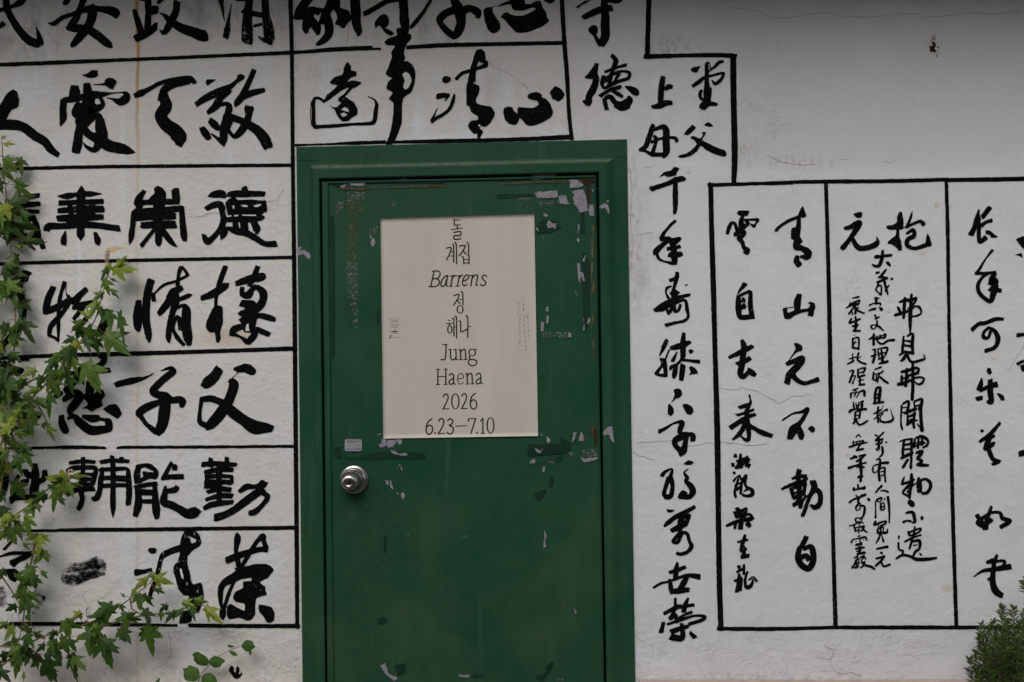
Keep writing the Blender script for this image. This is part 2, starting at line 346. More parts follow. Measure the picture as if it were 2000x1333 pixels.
TRACES = '''
@0 0 .15
#
8 -3 7 9 10 8 15 24 8 27 42 9 38 53 10 50 57 10
52 57 9 51 48 6 47 35 1
-3 14 5 15 9 4 27 3 8 32 -3 6
-3 37 4 4 31 6
#
83 5 4 86 3 7 89 -2 6
110 -3 8 104 12 7 99 24 8 92 34 8 88 38 3
87 37 4 95 37 9 112 38 9 125 45 10 140 57 9 144 59 7
119 9 8 120 18 11 117 30 10 108 43 10 97 56 8 93 60 4
62 30 1 70 31 5 82 23 5 100 17 5 115 12 8 130 12 7 143 14 10 150 17 11 151 23 4
#
175 14 5 179 27 7 184 42 8
178 50 9 190 44 9 200 37 8 203 31 4
193 -3 8 193 20 7 192 42 8
196 14 10 203 13 10
206 4 4 211 -2 6
183 -1 4 195 1 4
230 4 8 229 15 8 223 28 9 218 37 8 213 43 5 208 39 1
208 17 1 215 21 5 221 27 7 235 36 10 251 42 12 261 46 13 266 47 13
#w
287 -2 8 289 8 4 292 27 1
301 6 1 298 25 3 296 38 7 294 48 7
325 -3 8 322 25 11 322 40 13 322 53 13
315 16 3 320 12 3
345 -3 8 346 18 9 349 35 12 351 50 12 352 57 5
351 54 7 341 51 4 336 47 1
329 18 6 343 20 6
331 34 3 343 31 3
308 0 3 323 0 3
@0 130 .15
#
p 17 30 22 33 25 43 24 53 15 57 8 70 0 82 -8 82 -8 56 0 50 8 37 12 33
-8 76 12 15 76 12 30 79 11 45 90 11 58 98 10 66 108 9 75 115 6
#
107 11 1 114 12 5 121 10 9 125 9 7
122 24 1 136 23 3 142 21 11 146 23 12
97 28 10 97 35 13 93 42 8
113 24 8 114 32 11 115 42 11 108 55 9 104 72 11
85 44 7 100 42 7 118 37 8 130 37 8 145 35 2 158 34 2 164 36 6 164 42 10 156 46 9 147 43 3 139 41 1
83 44 8 82 56 8 82 68 8 78 78 1
102 48 6 98 60 9 100 65 6
118 40 10 118 55 11 128 54 8 134 49 5 131 42 4
120 52 12 110 68 12 103 85 10 101 100 11 99 110 10
113 75 6 124 65 6 129 66 8 131 80 13 133 92 13 128 102 10 122 109 6 113 105 4 108 99 1
109 82 10 118 90 9 130 95 14 141 103 13 158 107 12 168 110 8 176 112 1
@260 130 .15
#
3 38 6 10 35 8 20 30 5 35 22 5 50 18 5 65 17 8 75 17 8 80 21 5
72 19 8 52 23 10 40 32 9 41 43 12 43 52 14 36 64 14 42 75 15 54 84 17 60 93 18 60 101 9
36 37 5 34 44 4
#
p 94 21 96 17 108 17 101 22 97 26
137 13 4 141 14 7 134 20 4 127 26 6 112 33 9 95 41 8 83 49 6
123 32 9 114 41 8 108 51 9 98 60 5
112 50 5 122 49 5 125 54 8 122 66 8 118 80 9 118 94 9 118 104 2
102 88 2 110 94 4 117 99 7
101 71 7 107 77 9 111 81 6
90 81 7 94 87 9 98 93 7
157 6 6 150 22 6 143 37 8 135 48 7 133 53 1
143 39 8 157 34 7 170 31 5
151 55 11 150 65 8 146 76 9 138 87 8 131 91 5 124 83 4
120 68 10 130 67 8 145 73 8 160 82 11 170 93 13 175 103 12
127 72 5 122 84 5
@0 340 .15
#
20 33 8 50 28 5
15 41 10 51 39 5
15 50 9 50 49 4
43 56 6 48 70 7 49 82 8
10 60 6 44 58 6
15 70 6 46 69 5
15 82 8 49 82 8
10 35 6 8 80 6
53 88 6 56 96 6
#
106 16 2 106 25 11 105 36 10 105 75 9 105 80 9 105 86 2
76 29 2 87 29 7 98 27 5
112 26 6 119 26 6 132 26 1
78 38 6 100 37 6 133 36 6
77 48 6 105 46 8 133 46 8
76 58 7 105 57 9 133 56 6
91 40 6 93 58 6
120 38 8 120 56 8
105 50 13 120 50 9
61 72 8 64 68 8 80 68 7 105 66 8 125 67 7 154 71 7
85 75 2 83 85 7 83 91 6
124 77 4 127 86 8 127 91 5
@260 340 .15
#
14 23 5 7 33 8 4 40 6
31 19 7 35 26 13 34 40 14 32 58 12
55 22 9 56 36 9
6 38 8 20 37 6 58 36 7
23 33 4 30 28 6
3 50 8 30 48 8 62 45 7
63 44 6 64 60 7 66 80 8 67 86 5
1 50 6 -1 70 6 -3 84 6 -5 92 1
5 58 6 25 56 7 53 55 8
12 67 7 30 66 9 53 66 9
33 66 9 33 88 8 32 92 5
27 73 4 11 93 5
38 74 8 50 89 6 57 95 1
8 40 8 8 50 8
#
98 29 2 105 27 8 115 26 9 119 29 6
96 45 6 104 41 7 113 40 8 117 50 8 118 60 8 113 72 6 105 82 6 97 88 8 92 81 5 90 79 2
117 68 5 118 76 10 114 86 1
124 27 5 135 26 8 170 26 6
145 19 7 147 23 6
132 32 5 126 36 6
125 37 7 150 37 6 168 37 7
124 38 7 127 51 7
170 37 6 170 47 8
128 50 8 150 50 8 168 49 6
136 36 7 136 55 7
152 38 7 153 50 7
136 45 5 170 45 5
123 58 8 145 58 9 166 57 7 169 56 4
133 63 6 134 72 8
144 62 9 145 73 9
157 63 7 161 72 9 161 77 4
122 70 3 133 74 8 147 77 8 160 84 7 172 91 6 185 91 7
k 142 40 149 41 149 43 143 43
k 158 41 167 39 163 43 158 43
k 142 53 160 53.3 160 54.8 142 54.4
k 131 54 137 53.4 137 54.8 132 55.4
k 136 32.1 152 31.4 170 33.4 170 34.8 152 33.2 136 34
k 119.5 46 123 54.3 128 53.8 128 55.4 122 56.2
@0 500 .15
#
p 27 20 36 19 42 23 38 27 36 34 31 34 24 36
24 38 10 28 55 8 30 70 8 28 86 8 20 98 8 8 112 7 -2 120 6
-2 40 7 12 33 6
#
69 42 7 63 55 8 60 68 8 58 75 4
59 73 7 72 68 8 85 61 7 92 55 5
84 35 5 80 47 4 77 62 5 76 80 4 76 95 4 76 113 1
86 35 2 86 48 1 89 53 4
94 57 2 86 68 4 76 80 6 66 92 6 64 101 5
63 103 4 70 106 3 76 110 4
112 44 6 104 51 7 97 62 8
95 68 4 105 65 8 120 61 6 126 58 1
107 68 6 101 76 5 96 82 4
112 82 6 103 93 5 101 103 5
140 72 8 136 85 9 132 97 11 126 103 5
93 57 2 103 49 3
@260 500 .15
#
7 60 7 6 78 11 6 92 9 7 97 5
23 33 9 19 48 9 17 65 9 17 85 9 20 103 8 21 112 3
26 49 4 27 58 5
27 50 2 40 38 3 56 33 3 70 26 3
71 25 4 66 17 3 62 16 5 59 26 4 58 38 5
63 42 6 52 48 10 49 56 10 40 68 8 34 75 6
p 44 50 50 44 58 40 60 50 60 60 52 68 46 62 43 56
60 57 4 72 52 5 76 51 2
56 60 8 51 75 7 47 95 7 46 108 6 47 113 2
56 68 4 64 65 4 69 70 10 69 90 11 71 105 11 73 115 6
57 79 4 62 86 8 63 95 8
53 82 7 52 95 4 58 107 5 66 116 4
#
120 15 6 115 28 6 111 42 6 108 55 4 108 68 4
90 55 6 105 49 9 120 39 8 122 37 5
p 106 65 116 66 117 80 116 90 113 100 114 108 111 114 108 112 106 100 100 100 94 93 97 82
162 15 6 157 28 6 152 38 6
135 36 6 150 31 9 168 27 9 169 24 4
142 42 5 142 50 6 150 51 9 155 44 6 160 40 6
161 40 5 169 48 9 169 58 9 162 68 9 150 73 8
142 62 8 155 64 10 150 71 10
139 76 5 144 74 6 145 85 6 155 81 6
142 92 6 131 96 8 128 103 5
131 102 4 140 106 3 148 112 6
142 85 8 160 78 6 175 80 7 184 83 5
144 88 6 145 98 2 152 99 2
158 80 7 155 92 8 158 102 8 150 112 7
162 96 6 176 102 6
@0 680 .15
#
25 16 5 33 13 6 36 16 4
5 21 8 15 26 8 28 30 7
8 40 5 3 50 5 5 60 6 15 61 6 28 48 5
12 95 6 16 102 5
27 110 6 36 100 8 38 112 5 
49 88 8 52 86 5
40 85 6 36 92 8
#
129 11 5 136 12 6 134 19 7 127 24 6 120 30 5
126 30 6 142 29 6
105 38 7 95 46 7 86 56 8
92 33 5 96 32 4
72 63 6 80 59 5
83 67 6 97 59 9 105 63 8 100 70 10 92 80 9 91 86 5
116 45 7 117 55 10 113 67 5
p 108 60 122 60 128 54 134 54 137 62 132 69 134 75 125 80 119 83 113 79 107 79 115 73 109 66
80 89 6 81 98 9 85 107 9 88 108 4
88 92 3 96 89 6 104 97 10 118 107 11 135 106 9 142 105 8
108 89 4 120 92 9 128 91 7
128 92 4 137 94 4 141 96 8 142 105 8
p 134 80 142 74 151 73 156 79 159 86 153 92 146 88
@260 680 .15
#
-22 48 6 -15 46 7 2 42 7 15 39 3 27 33 1
36 30 1 44 27 3 50 27 6 53 31 6 47 35 8 35 45 8 26 56 9 33 61 9 42 63 10 50 68 8 60 67 8 64 70 9 63 76 5
43 65 10 41 80 14 39 95 13 35 107 11 33 113 4
35 70 6 20 76 9 8 84 9 10 89 6 17 99 5 28 108 7 33 112 4
#
111 29 11 106 37 12 97 45 13 93 49 9
p 130 26 138 23 145 20 153 22 160 28 160 32 155 36 144 32 137 32 131 29
137 32 1 127 41 1
126 43 5 131 47 11 128 60 11 122 73 12 110 90 13 99 102 10 97 106 4
89 67 6 102 66 8 115 71 8
89 68 5 87 82 4 87 96 6 95 101 7 
120 74 10 130 84 13 145 95 13 158 103 16 172 104 12 180 105 8
@0 870 .15
#
2 22 6 6 40 10 4 60 8 -2 70 8
-2 28 8 18 27 6
45 26 7 46 35 9 46 48 10 44 60 11 46 66 10
58 34 6 58 42 7 54 46 6 48 50 4
33 33 6 36 38 8 44 40 8
24 40 4 20 50 5 18 62 6 16 70 7 15 75 3
16 69 6 30 68 6 48 67 6 60 68 5
28 48 5 36 46 5
#
69 42 7 69 48 5
108 17 5 108 30 5 106 60 6 107 70 6 104 80 6 102 83 5
91 23 4 108 21 5 123 22 4
88 34 5 95 30 6 110 29 5 124 30 5 123 40 6 120 50 6 117 52 5
103 38 4 120 38 4
105 45 6 118 44 4
90 53 5 105 51 5 117 51 5
88 63 6 100 58 6 122 57 5
108 40 9 107 50 9
146 15 5 147 30 6 147 60 6 147 80 6 147 94 1
131 22 4 147 20 5 167 21 4
158 17 5 157 21 3
134 30 4 131 45 6 130 58 6 126 68 7 121 70 5
130 32 4 150 31 5 165 31 4 167 40 6 168 60 7 167 76 6
133 43 5 150 42 5 163 42 4
150 45 3 163 46 3
133 53 5 150 52 5 163 52 4
@260 870 .15
#
6 31 6 5 40 8 5 48 6
6 29 7 15 26 4 20 27 6 28 32 5 30 38 6 28 43 4
14 37 5 28 38 4
8 47 5 20 41 5 28 42 4
3 55 5 15 52 5 30 50 5
6 56 7 7 70 8 6 80 9 3 91 6
28 53 5 29 70 8 30 85 9 31 94 6
8 61 7 28 62 7
9 73 5 26 73 5
50 23 4 44 34 5 40 42 5
38 43 5 50 41 6 64 41 6
54 27 6 54 31 6
42 54 3 41 64 7 40 74 9 50 78 9 60 83 9 70 89 11 78 88 13 83 85 10
43 60 5 54 58 7 57 55 6
#
101 18 5 101 27 6
122 17 5 122 28 6
91 25 6 105 24 6 120 25 6 134 25 4
94 35 5 112 32 6 129 32 5
112 30 7 112 77 6
97 39 4 96 48 6 95 55 5
95 41 5 112 40 5 129 41 4
128 42 4 128 48 5 124 50 4
98 48 6 112 48 6 126 48 5
96 54 5 112 53 5
97 61 4 112 57 6 126 58 6
95 71 4 112 66 6 128 66 6
93 82 5 104 77 7 129 74 5
139 60 5 148 54 7 158 54 5 166 53 9 170 49 9
168 58 8 160 63 9 145 74 9 130 85 8 118 91 8 108 94 9
163 60 4 172 64 6 175 68 6 168 78 5 158 87 7 152 88 6
@0 1030 .15
#
20 12 3 10 24 3 5 29 3
-2 39 2 15 34 4 33 34 4 41 34 5
40 36 3 30 40 6 14 46 5
30 38 4 17 50 4
p 7 55 18 54 25 58 23 68 20 72 12 68
#d
0 80 9 4 90 8 2 102 6
50 88 4 57 92 4 50 102 5 43 112 3
#d
92 47.6 3.3 106 47.5 3.3 120 41.5 2.4 134 44.0 2.8
96 48.4 2.0 104 48.4 2.6 112 47.1 2.0 120 43.2 3.2
89 50.2 1.8 100 50.0 1.8 111 48.4 3.2 122 43.8 2.0
92 51.2 3.3 107 50.9 2.8 122 44.8 3.3 137 47.6 3.3
91 52.9 1.9 102 51.7 1.7 113 50.7 2.7 125 44.4 2.8
84 54.2 2.5 98 53.8 2.5 111 53.4 1.7 125 47.5 1.6
89 53.9 3.0 105 54.5 2.6 121 48.9 1.7 137 49.0 3.3
82 57.1 3.3 100 56.4 2.2 117 52.9 3.0 135 49.4 2.9
90 56.6 3.3 105 56.5 2.2 121 52.5 3.3 137 51.2 3.3
87 58.5 1.9 99 58.7 1.9 112 57.9 3.4 125 51.2 1.7
92 62.1 2.0 104 60.3 3.1 117 56.5 2.4 130 51.9 3.2
80 62.2 1.8 97 63.4 3.3 113 59.9 3.0 129 53.2 2.4
82 62.4 2.4 100 64.6 3.1 118 59.5 2.4 137 55.0 2.9
86 63.9 1.9 99 65.1 3.4 112 63.3 2.7 124 57.4 2.2
81 66.0 3.2 95 67.3 3.0 110 64.6 2.9 124 59.2 3.0
84 66.3 2.5 101 68.1 2.8 117 62.3 3.3 133 58.5 2.6
80 67.6 2.8 97 70.0 3.1 113 65.6 3.0 130 59.6 2.8
89 69.1 3.1 105 69.9 2.8 120 65.0 3.3 136 59.6 2.6
87 71.6 2.5 103 71.3 2.9 120 66.0 1.9 136 61.0 2.6
93 75.9 3.0 104 72.2 2.9 116 67.2 1.9 127 64.2 2.8
82 70 4 88 72 5 98 68 4 112 65 4
124 40 5 126 50 5 128 55 4
@260 1030 .15
#w
p 21 27 28 27 31 29 30 33 27 35 22 34 19 30
4 59 8 14 58 5 23 56 5
63 27 8 50 31 7 40 36 7 36 42 5 33 55 5 29 70 5 24 82 5 21 94 4
70 8 7 66 15 6 65 25 7 66 35 9 64 48 12 64 60 18 68 75 16 76 82 13
70 7 7 80 10 8 85 17 6 84 22 6 75 27 7 70 33 7
71 16 6 73 24 7 82 24 4
p 54 48 60 45 62 60 70 76 88 72 92 85 92 94 86 110 78 114 75 124 60 125 63 110 72 108 76 102 70 96 73 90 65 88 58 79 56 68 52 58
k 74.5 17.5 77 14.5 81 15 82 18 78 20.5
k 60.5 54 63 54 65 62 65.5 68 63 66
#
135 9 4 136 15 8 134 30 5 136 42 6 138 52 6
123 43 8 135 38 8 150 33 7 165 29 6 173 29 7
173 26 6 170 18 5 169 12 7 162 18 5 155 28 5 148 40 5 141 52 4
p 121 46 128 49 133 56 136 50 146 51 160 48 173 48 180 51 183 56 175 66 165 72 168 75 172 77 172 82 174 88 166 90 160 93 159 105 159 114 153 121 148 122 138 118 125 120 122 114 122 104 127 100 136 105 145 109 145 100 133 97 130 92 133 84 143 79 143 71 154 70 154 66 140 68 128 74 119 78 117 90 117 100 121 108 120 118 117 122 112 116 113 105 110 90 111 76 118 67 133 57 129 50
132 70 3 125 85 4 119 104 4 117 108 4
p 163 101 167 101 180 104 184 112 183 122 179 125 174 124 170 117 164 110
@570 0 .15
#
22 -3 12 16 6 11 10 16 11 7 23 9
14 24 6 25 14 9 35 16 8
27 12 5 42 14 5
24 20 9 21 30 13 18 37 9 19 42 5
26 26 8 32 36 11 34 44 5
42 22 9 38 30 6
54 -3 12 48 11 10 44 20 12 48 32 11 48 44 10 41 53 8 33 58 4
p 54 0 63 0 63 10 74 14 77 22 78 26 72 31 69 37 66 37 60 33 56 32 59 24 57 16 53 12
82 -3 12 83 14 12 84 30 11 87 42 8 86 47 2
#
95 18 6 103 14 6 115 7 6 127 1 6 150 -2 6
145 -3 11 146 18 11 147 32 11 149 42 6
183 -3 3 172 15 4 162 28 5 155 36 4
p 115 20 119 18 124 20 127 26 126 33 122 37 127 39 134 44 129 47 122 44 118 39 115 34 112 34 109 38 108 30 111 25
#
p 137 37 143 36 147 43 155 45 156 50 150 57 146 68 148 76 146 80 151 80 158 86 161 95 160 110 155 121 146 127 144 133 143 160 139 172 134 184 124 197 120 206 116 205 122 190 128 172 132 150 132 134 126 129 131 121 123 116 125 107 131 102 125 100 122 96 127 84 130 74 129 69 134 60 124 59 120 56 124 51 137 46 136 40
k 144 97 148 94 153 97 156 105 152 114 148 117 145 114 147 105
@830 0 .15
#
36 -3 8 42 8 12 47 15 12 58 11 8 68 16 10 69 22 6
44 12 10 30 16 9 20 24 9 20 30 7 28 40 8 37 47 8
46 20 13 47 30 11 43 42 11 38 49 5
#
p 76 13 80 10 88 9 96 7 101 4 110 1 112 -3 128 -3 131 5 136 6 144 2 150 1 153 9 158 17 159 24 162 26 161 29 150 36 137 41 129 43 120 43 112 36 104 26 98 23 103 17 107 16 112 19 119 21 130 20 140 15 145 11 140 10 134 12 129 14 118 14 113 11 112 6 97 8 88 10 88 15 93 23 98 31 98 38 93 43 88 44 82 39 78 28
158 -2 8 164 0 8 170 -3 4
@590 90 .15
#
p 60 21 64 27 64 32 70 33 71 39 64 41 59 47 65 45 77 47 77 49 70 54 65 56 57 65 50 70 52 74 47 72 47 68 54 63 60 56 60 54 52 58 45 63 36 70 30 73 29 70 33 63 46 52 38 50 36 47 42 41 53 37 54 29 57 23
p 48 67 56 66 62 70 68 74 72 82 72 89 64 94 61 98 52 98 46 91 42 83 36 79 44 80 49 76 52 73 47 70
k 51 83 55 80 60 82 61 86 56 85
k 50 88 55 87 59 90 55 92 52 92
29 73 3 24 69 3 18 68 3 15 72 4 15 85 4 16 104 5 25 105 4 45 104 4 65 102 3 88 101 4 94 98 5 96 85 5 97 76 4 94 70 2 86 66 1
12 72 1 11 88 1 12 104 1
@830 90 .15
#
p 22 43 24 40 30 39 34 42 33 46 28 49 24 48
p 14 65 16 62 24 61 32 62 33 65 29 70 25 73 27 68 22 68 15 70
38 63 2 37 70 4 32 82 4 24 89 4 15 94 4 9 98 5
9 97 3 13 88 2 16 81 1
41 43 4 48 36 4 60 32 4 72 28 4 79 25 6 79 21 5
75 20 7 74 10 8 70 9 8 66 20 7 63 30 7 61 45 9
p 57 45 64 49 71 52 70 62 66 70 68 75 74 77 86 79 91 87 90 92 84 102 76 106 73 104 71 107 76 111 74 116 72 120 68 120 68 114 64 115 57 108 56 104 60 98 69 96 69 92 60 86 58 79 54 77 54 52
k 69 103 72 102 72 105 70 105
#
p 103 81 108 79 114 80 116 85 121 88 124 92 121 100 117 103 109 101 104 96 102 88
p 121 80 140 81 148 76 146 72 135 69 133 65 138 61 145 60 152 63 152 67 158 69 164 77 167 86 164 93 152 100 140 104 132 103 124 94 121 90
p 164 58 170 52 178 57 182 63 179 69 173 73 170 70 165 69 164 64 162 62
@1110 0 .15
#
p 10 10 20 2 28 0 32 -2 26 3 18 7 13 11
50 1 4 58 1 6 65 2 5 70 -1 3
46 -3 6 47 8 9 48 20 10 48 35 11 48 48 11 43 58 9
44 6 4 46 4 5
20 23 6 30 18 8 44 12 8 55 11 8
p 26 37 31 33 36 33 39 37 38 44 36 45 40 50 45 54 40 61 36 55 32 47 26 41
#
57 73 5 62 79 6 59 88 5 56 98 5 53 110 4
48 94 3 60 89 3 75 85 4
37 84 5 34 92 8 30 98 9 23 101 3
33 96 9 36 105 8 32 117 9 27 126 8 26 134 8 20 132 3
46 100 5 44 108 5 47 115 3 56 110 5 66 106 4 78 102 4 79 95 4 70 93 3 58 97 4 48 103 4
66 97 4 60 106 3
51 105 3 46 108 2
42 125 5 55 117 4 66 114 5 68 112 3
57 118 4 64 122 5 70 126 4
p 73 112 80 112 89 115 93 120 92 124 88 125 83 123 78 118 75 116
47 132 4 50 127 5 56 127 6 60 133 6 68 136 7 78 133 10 80 129 6 78 126 3
47 130 5 48 136 5 50 142 5
62 136 8 70 140 9 78 138 7
@1220 110 .15
#
50 28 6 48 40 7 47 55 7 47 63 6
53 43 4 57 40 7 61 40 5
36 66 4 44 65 7 54 61 7 61 61 5
#
p 86 17 90 14 99 13 97 17 95 21 91 22 87 20
128 7 3 123 8 4 117 14 3 110 20 2 108 22 2
112 16 2 110 9 2 107 10 4 107 20 5 107 30 5 107 42 7 107 50 8 107 60 10 103 66 8
89 39 4 96 34 5 104 28 4 115 25 3 127 22 3 129 24 3 125 31 4 118 36 4 114 32 2
100 45 4 98 50 4 100 56 3 105 56 4
p 97 64 104 56 110 56 113 59 118 60 122 62 120 65 110 65 104 70 101 70 97 67
110 43 6 111 50 4 109 57 5
#
37 90 5 35 96 6 31 108 6 27 118 6 20 122 4
38 96 4 50 92 6 54 97 8 54 110 9 54 125 8 50 130 6
38 104 3 41 107 5 40 115 4 37 124 5
35 112 4 45 108 3 58 106 3 66 107 4 68 111 4
20 122 3 28 124 3 36 128 5 50 128 5
#
p 88 89 93 93 88 99 82 103 77 102 80 97 86 91
p 103 90 108 86 113 88 116 91 110 92
p 100 99 106 99 105 103 101 109 108 113 118 118 131 123 133 129 130 131 118 128 107 123 99 117 94 124 86 130 73 133 69 131 71 129 80 127 88 121 94 115 90 109 86 108 86 105 90 104 98 107 102 103
@1220 310 .165
#
p 41 22 47 16 55 14 58 10 62 10 65 12 62 16 61 20 50 22 47 20
32 36 6 38 34 5 50 30 5 60 26 6 68 24 6 71 25 4
60 23 4 60 30 5 60 45 6 60 58 5 59 65 3
#
60 74 3 55 78 3 50 84 3 46 89 4 44 94 5
43 96 4 52 95 5 56 100 6 58 108 7 59 120 7 59 124 6
57 97 5 65 95 4 60 100 4
52 97 4 44 103 5 37 110 7 36 113 4
38 113 3 41 119 3 48 122 2 57 124 4
51 107 4 58 106 5 65 104 4
53 114 5 60 114 7 67 113 5
@1220 530 .165
#
62 2 4 62 7 5 60 14 4 58 22 4 58 32 6 56 38 5
54 11 4 62 8 4
p 71 16 75 15 74 17 72 18
55 18 2 50 20 3 49 26 2 52 32 3
p 53 26 58 21 66 25 63 28 58 31 54 28
36 46 4 45 40 5 55 35 5 64 31 4 77 28 3
36 46 4 45 45 5 50 42 4 58 39 4 66 35 3 72 35 3 74 45 4 75 54 3 70 59 3 60 61 3 49 64 4
50 45 3 52 50 3 55 46 4 58 42 5 60 48 3 64 46 3 66 40 3
#
50 82 4 47 88 5 44 95 3 41 100 1
55 91 4 60 90 6 70 87 7 77 84 4
53 93 2 50 100 2 48 105 2
p 41 103 48 103 50 108 51 125 42 125 36 123 35 121 43 110
k 45 114 41 121 46 121
70 74 4 69 85 6 69 100 6 68 104 4
62 96 2 57 106 4
67 105 3 62 110 3 55 114 4 54 117 2
69 105 3 78 106 3 88 107 4
p 75 94 78 92 82 94 80 97 77 98
61 112 4 59 122 6 58 126 3
69 112 6 68 120 6 67 128 5
p 76 114 79 112 84 116 87 121 80 122 76 123 78 119
@1220 740 .1876
#
p 51 11 55 10 59 12 60 17 57 20 53 21 50 24 48 25 51 20 52 16 51 14
p 45 27 47 26 51 31 51 36 48 39 45 37 45 31
p 60 27 64 26 70 29 72 34 69 38 65 37 62 32
#
36 55 4 42 52 3 50 47 2 57 45 3 60 46 5 58 52 5 57 56 4
57 57 3 65 58 4 71 59 5 71 64 5
64 59 7 58 61 7 53 64 6 52 68 5 55 72 5 60 77 6
64 61 5 63 68 5 61 75 7 58 79 4
#
39 101 4 42 97 3 49 94 2 49 98 3 46 105 4 
46 104 5 43 112 4 41 121 4 46 123 3
48 104 5 50 112 4 48 122 5 43 123 5
p 61 89 66 85 71 86 72 88 69 90
66 94 1 62 98 2 65 103 4 64 107 4 69 112 6 71 118 6 67 123 5 58 122 6
p 56 120 61 116 66 119 60 125
@1220 980 .2101
#
p 39 7 47 8 44 10 40 10
65 5 3 58 9 4 48 14 4 40 20 4 37 23 2
54 15 4 60 13 3 57 20 4
53 13 5 52 22 6 51 28 3
44 27 4 50 24 5 57 21 4
52 28 3 47 34 3 45 37 3 49 38 3 52 33 3 54 29 3 58 30 3 60 36 3 62 42 4 58 47 3 52 49 3 49 48 3
#
49 57 2 48 64 5 47 72 4
42 66 3 48 64 4 56 61 3
27 80 2 34 76 2 42 74 2 56 69 3 64 69 4 69 70 5
42 73 3 43 80 4 44 84 4
58 70 4 54 77 5 51 82 4
43 84 4 50 83 5 59 82 4
#
47 90 2 47 98 3 44 106 3 42 109 3
37 104 3 47 99 4 52 97 3
59 90 2 56 97 4 55 102 4
52 98 3 64 96 3
43 108 4 47 106 4 49 112 3
62 103 3 56 105 2 51 108 2
40 114 2 52 110 3 66 106 2 74 107 3 72 110 3 60 114 3
36 113 3 34 121 4
44 121 5 52 118 4 59 116 3
53 114 3 54 120 4 53 127 5 44 126 6
61 122 3 65 126 4
@1390 390 .18
#
p 29 12 40 12 41 13 39 18 31 18 27 15
34 17 3.2 32 24 5.2 32 31 6.3 27 37 5.2 25 38 4.2
22 25 3.2 19 30 4.2 17 37 3.2
21 25 2.1 25 26 3.2 27 32 3.2
34 22 2.1 42 22 2.1 50 22 3.2 48 26 2.1 46 29 3.2 43 27 2.1
37 23 3.2 40 26 3.2 36 29 4.2 32 34 5.2 35 36 5.2 34 39 4.2 30 42 5.2 33 46 4.2 35 52 4.2 39 55 5.2 38 58 4.2 35 57 2.1
#
36 92 5.2 32 97 3.2 29 101 2.1 28 104 1.1
29 105 4.2 29 115 6.3 30 126 5.2 34 128 5.2 43 127 5.2
31 104 3.2 38 101 3.2 42 101 4.2 42 115 5.2 44 128 5.2
34 109 5.2 36 110 3.2
34 116 7.4 36 117 4.2
#
70 34 3.2 72 31 3.2 82 24 3.2 94 19 3.2
p 99 7 101 12 103 18 100 20 97 20 97 26 97 32 96 40 99 46 96 49 104 52 109 57 108 63 103 66 98 64 101 60 97 56 90 55 88 51 89 44 86 43 86 38 86 33 87 31 91 30 92 24 94 16 97 9
93 62 4.2 92 67 6.3 95 71 6.3
97 62 3.2 102 62 4.2
#
95 104 5.2 93 112 7.4 93 120 6.3
p 77 119 82 117 90 116 90 117 83 118 82 120 83 123 90 120 97 119 105 118 107 115 104 112 107 111 111 112 113 117 111 121 110 127 104 126 105 122 97 123 90 126 85 130 79 129
@1390 650 .18
#
33 9 4.2 35 15 6.3 34 25 6.3 33 35 6.3 31 44 6.3 34 48 5.2 40 43 4.2
19 27 3.2 30 22 5.2 38 18 5.2 44 15 4.2
28 34 4.2 36 31 5.2 41 28 5.2
40 41 5.2 44 44 6.3 47 46 4.2
#
p 89 12 92 11 98 14 99 18 97 20 93 21 88 26 83 32 81 33 86 26 90 20 91 17
82 34 4.2 90 31 5.2 98 28 6.3 96 33 7.4 89 41 7.4 84 46 6.3 82 54 6.3
88 46 6.3 92 51 5.2 100 55 4.2 109 53 4.2 115 51 5.2
@1390 650 .18
#
41 68 2.1 42 73 2.1 42 76 3.2 39 82 4.2
p 28 80 36 77 44 75 43 79 36 82 30 83
p 25 88 28 88 40 84 46 82 46 85 36 89 28 91
21 103 5.2 30 97 5.2 40 91 4.2 47 89 3.2
38 84 4.2 38 92 5.2 34 104 5.2 29 111 4.2 23 116 2.1
38 92 5.2 40 104 5.2 40 116 4.2 36 116 3.2 31 112 2.1
40 100 4.2 48 105 4.2 56 109 5.2 65 112 4.2
#
77 95 2.1 88 88 2.1 98 86 3.2 104 83 4.2 100 92 4.2 95 99 5.2 89 105 9.5 85 114 6.3
94 104 6.3 97 111 7.4 97 115 4.2
p 104 104 108 101 112 103 112 107 109 109
@1390 870 .225
#
76 22 4.2 75 27 4.2 76 37 4.2 76 50 5.2
70 29 2.1 76 27 3.2 82 27 3.2
61 38 2.1 70 34 3.2 80 31 3.2 82 29 3.2
69 38 3.2 71 45 3.2
69 38 2.1 77 35 3.2 81 33 3.2 80 41 3.2
70 42 2.1 80 40 2.1
71 46 3.2 80 42 3.2
71 52 3.2 77 49 4.2 77 54 3.2
78 50 2.1 82 44 2.1
88 32 5.2 89 37 5.2 85 45 3.2 81 56 3.2 79 61 3.2
83 45 2.1 90 39 4.2 94 42 4.2 94 50 4.2 90 54 4.2 86 52 2.1
#
82 80 4.2 79 86 4.2 76 89 2.1
76 90 4.2 75 98 5.2 78 104 5.2 84 107 5.2 88 101 5.2 88 93 5.2 86 88 4.2 80 90 3.2
76 98 4.2 82 96 4.2 84 99 4.2
#
20 9 3.2 21 9 3.2
18 17 3.2 19 17 3.2
25 8 2.1 25 19 4.2
22 14 2.1 29 12 3.2
24 17 4.2 21 20 2.1
31 10 2.1 27 17 2.1
32 12 3.2 30 18 2.1 33 17 2.1 32 20 1.1
#
19 24 2.1 20 24 2.1
19 31 2.1 24 26 1.1 26 30 2.1 30 26 2.1
24 27 1.1 22 33 2.1 20 41 2.1 21 45 2.1
20 35 1.1 29 31 2.1
21 39 2.1 25 36 2.1
26 33 2.1 25 42 2.1
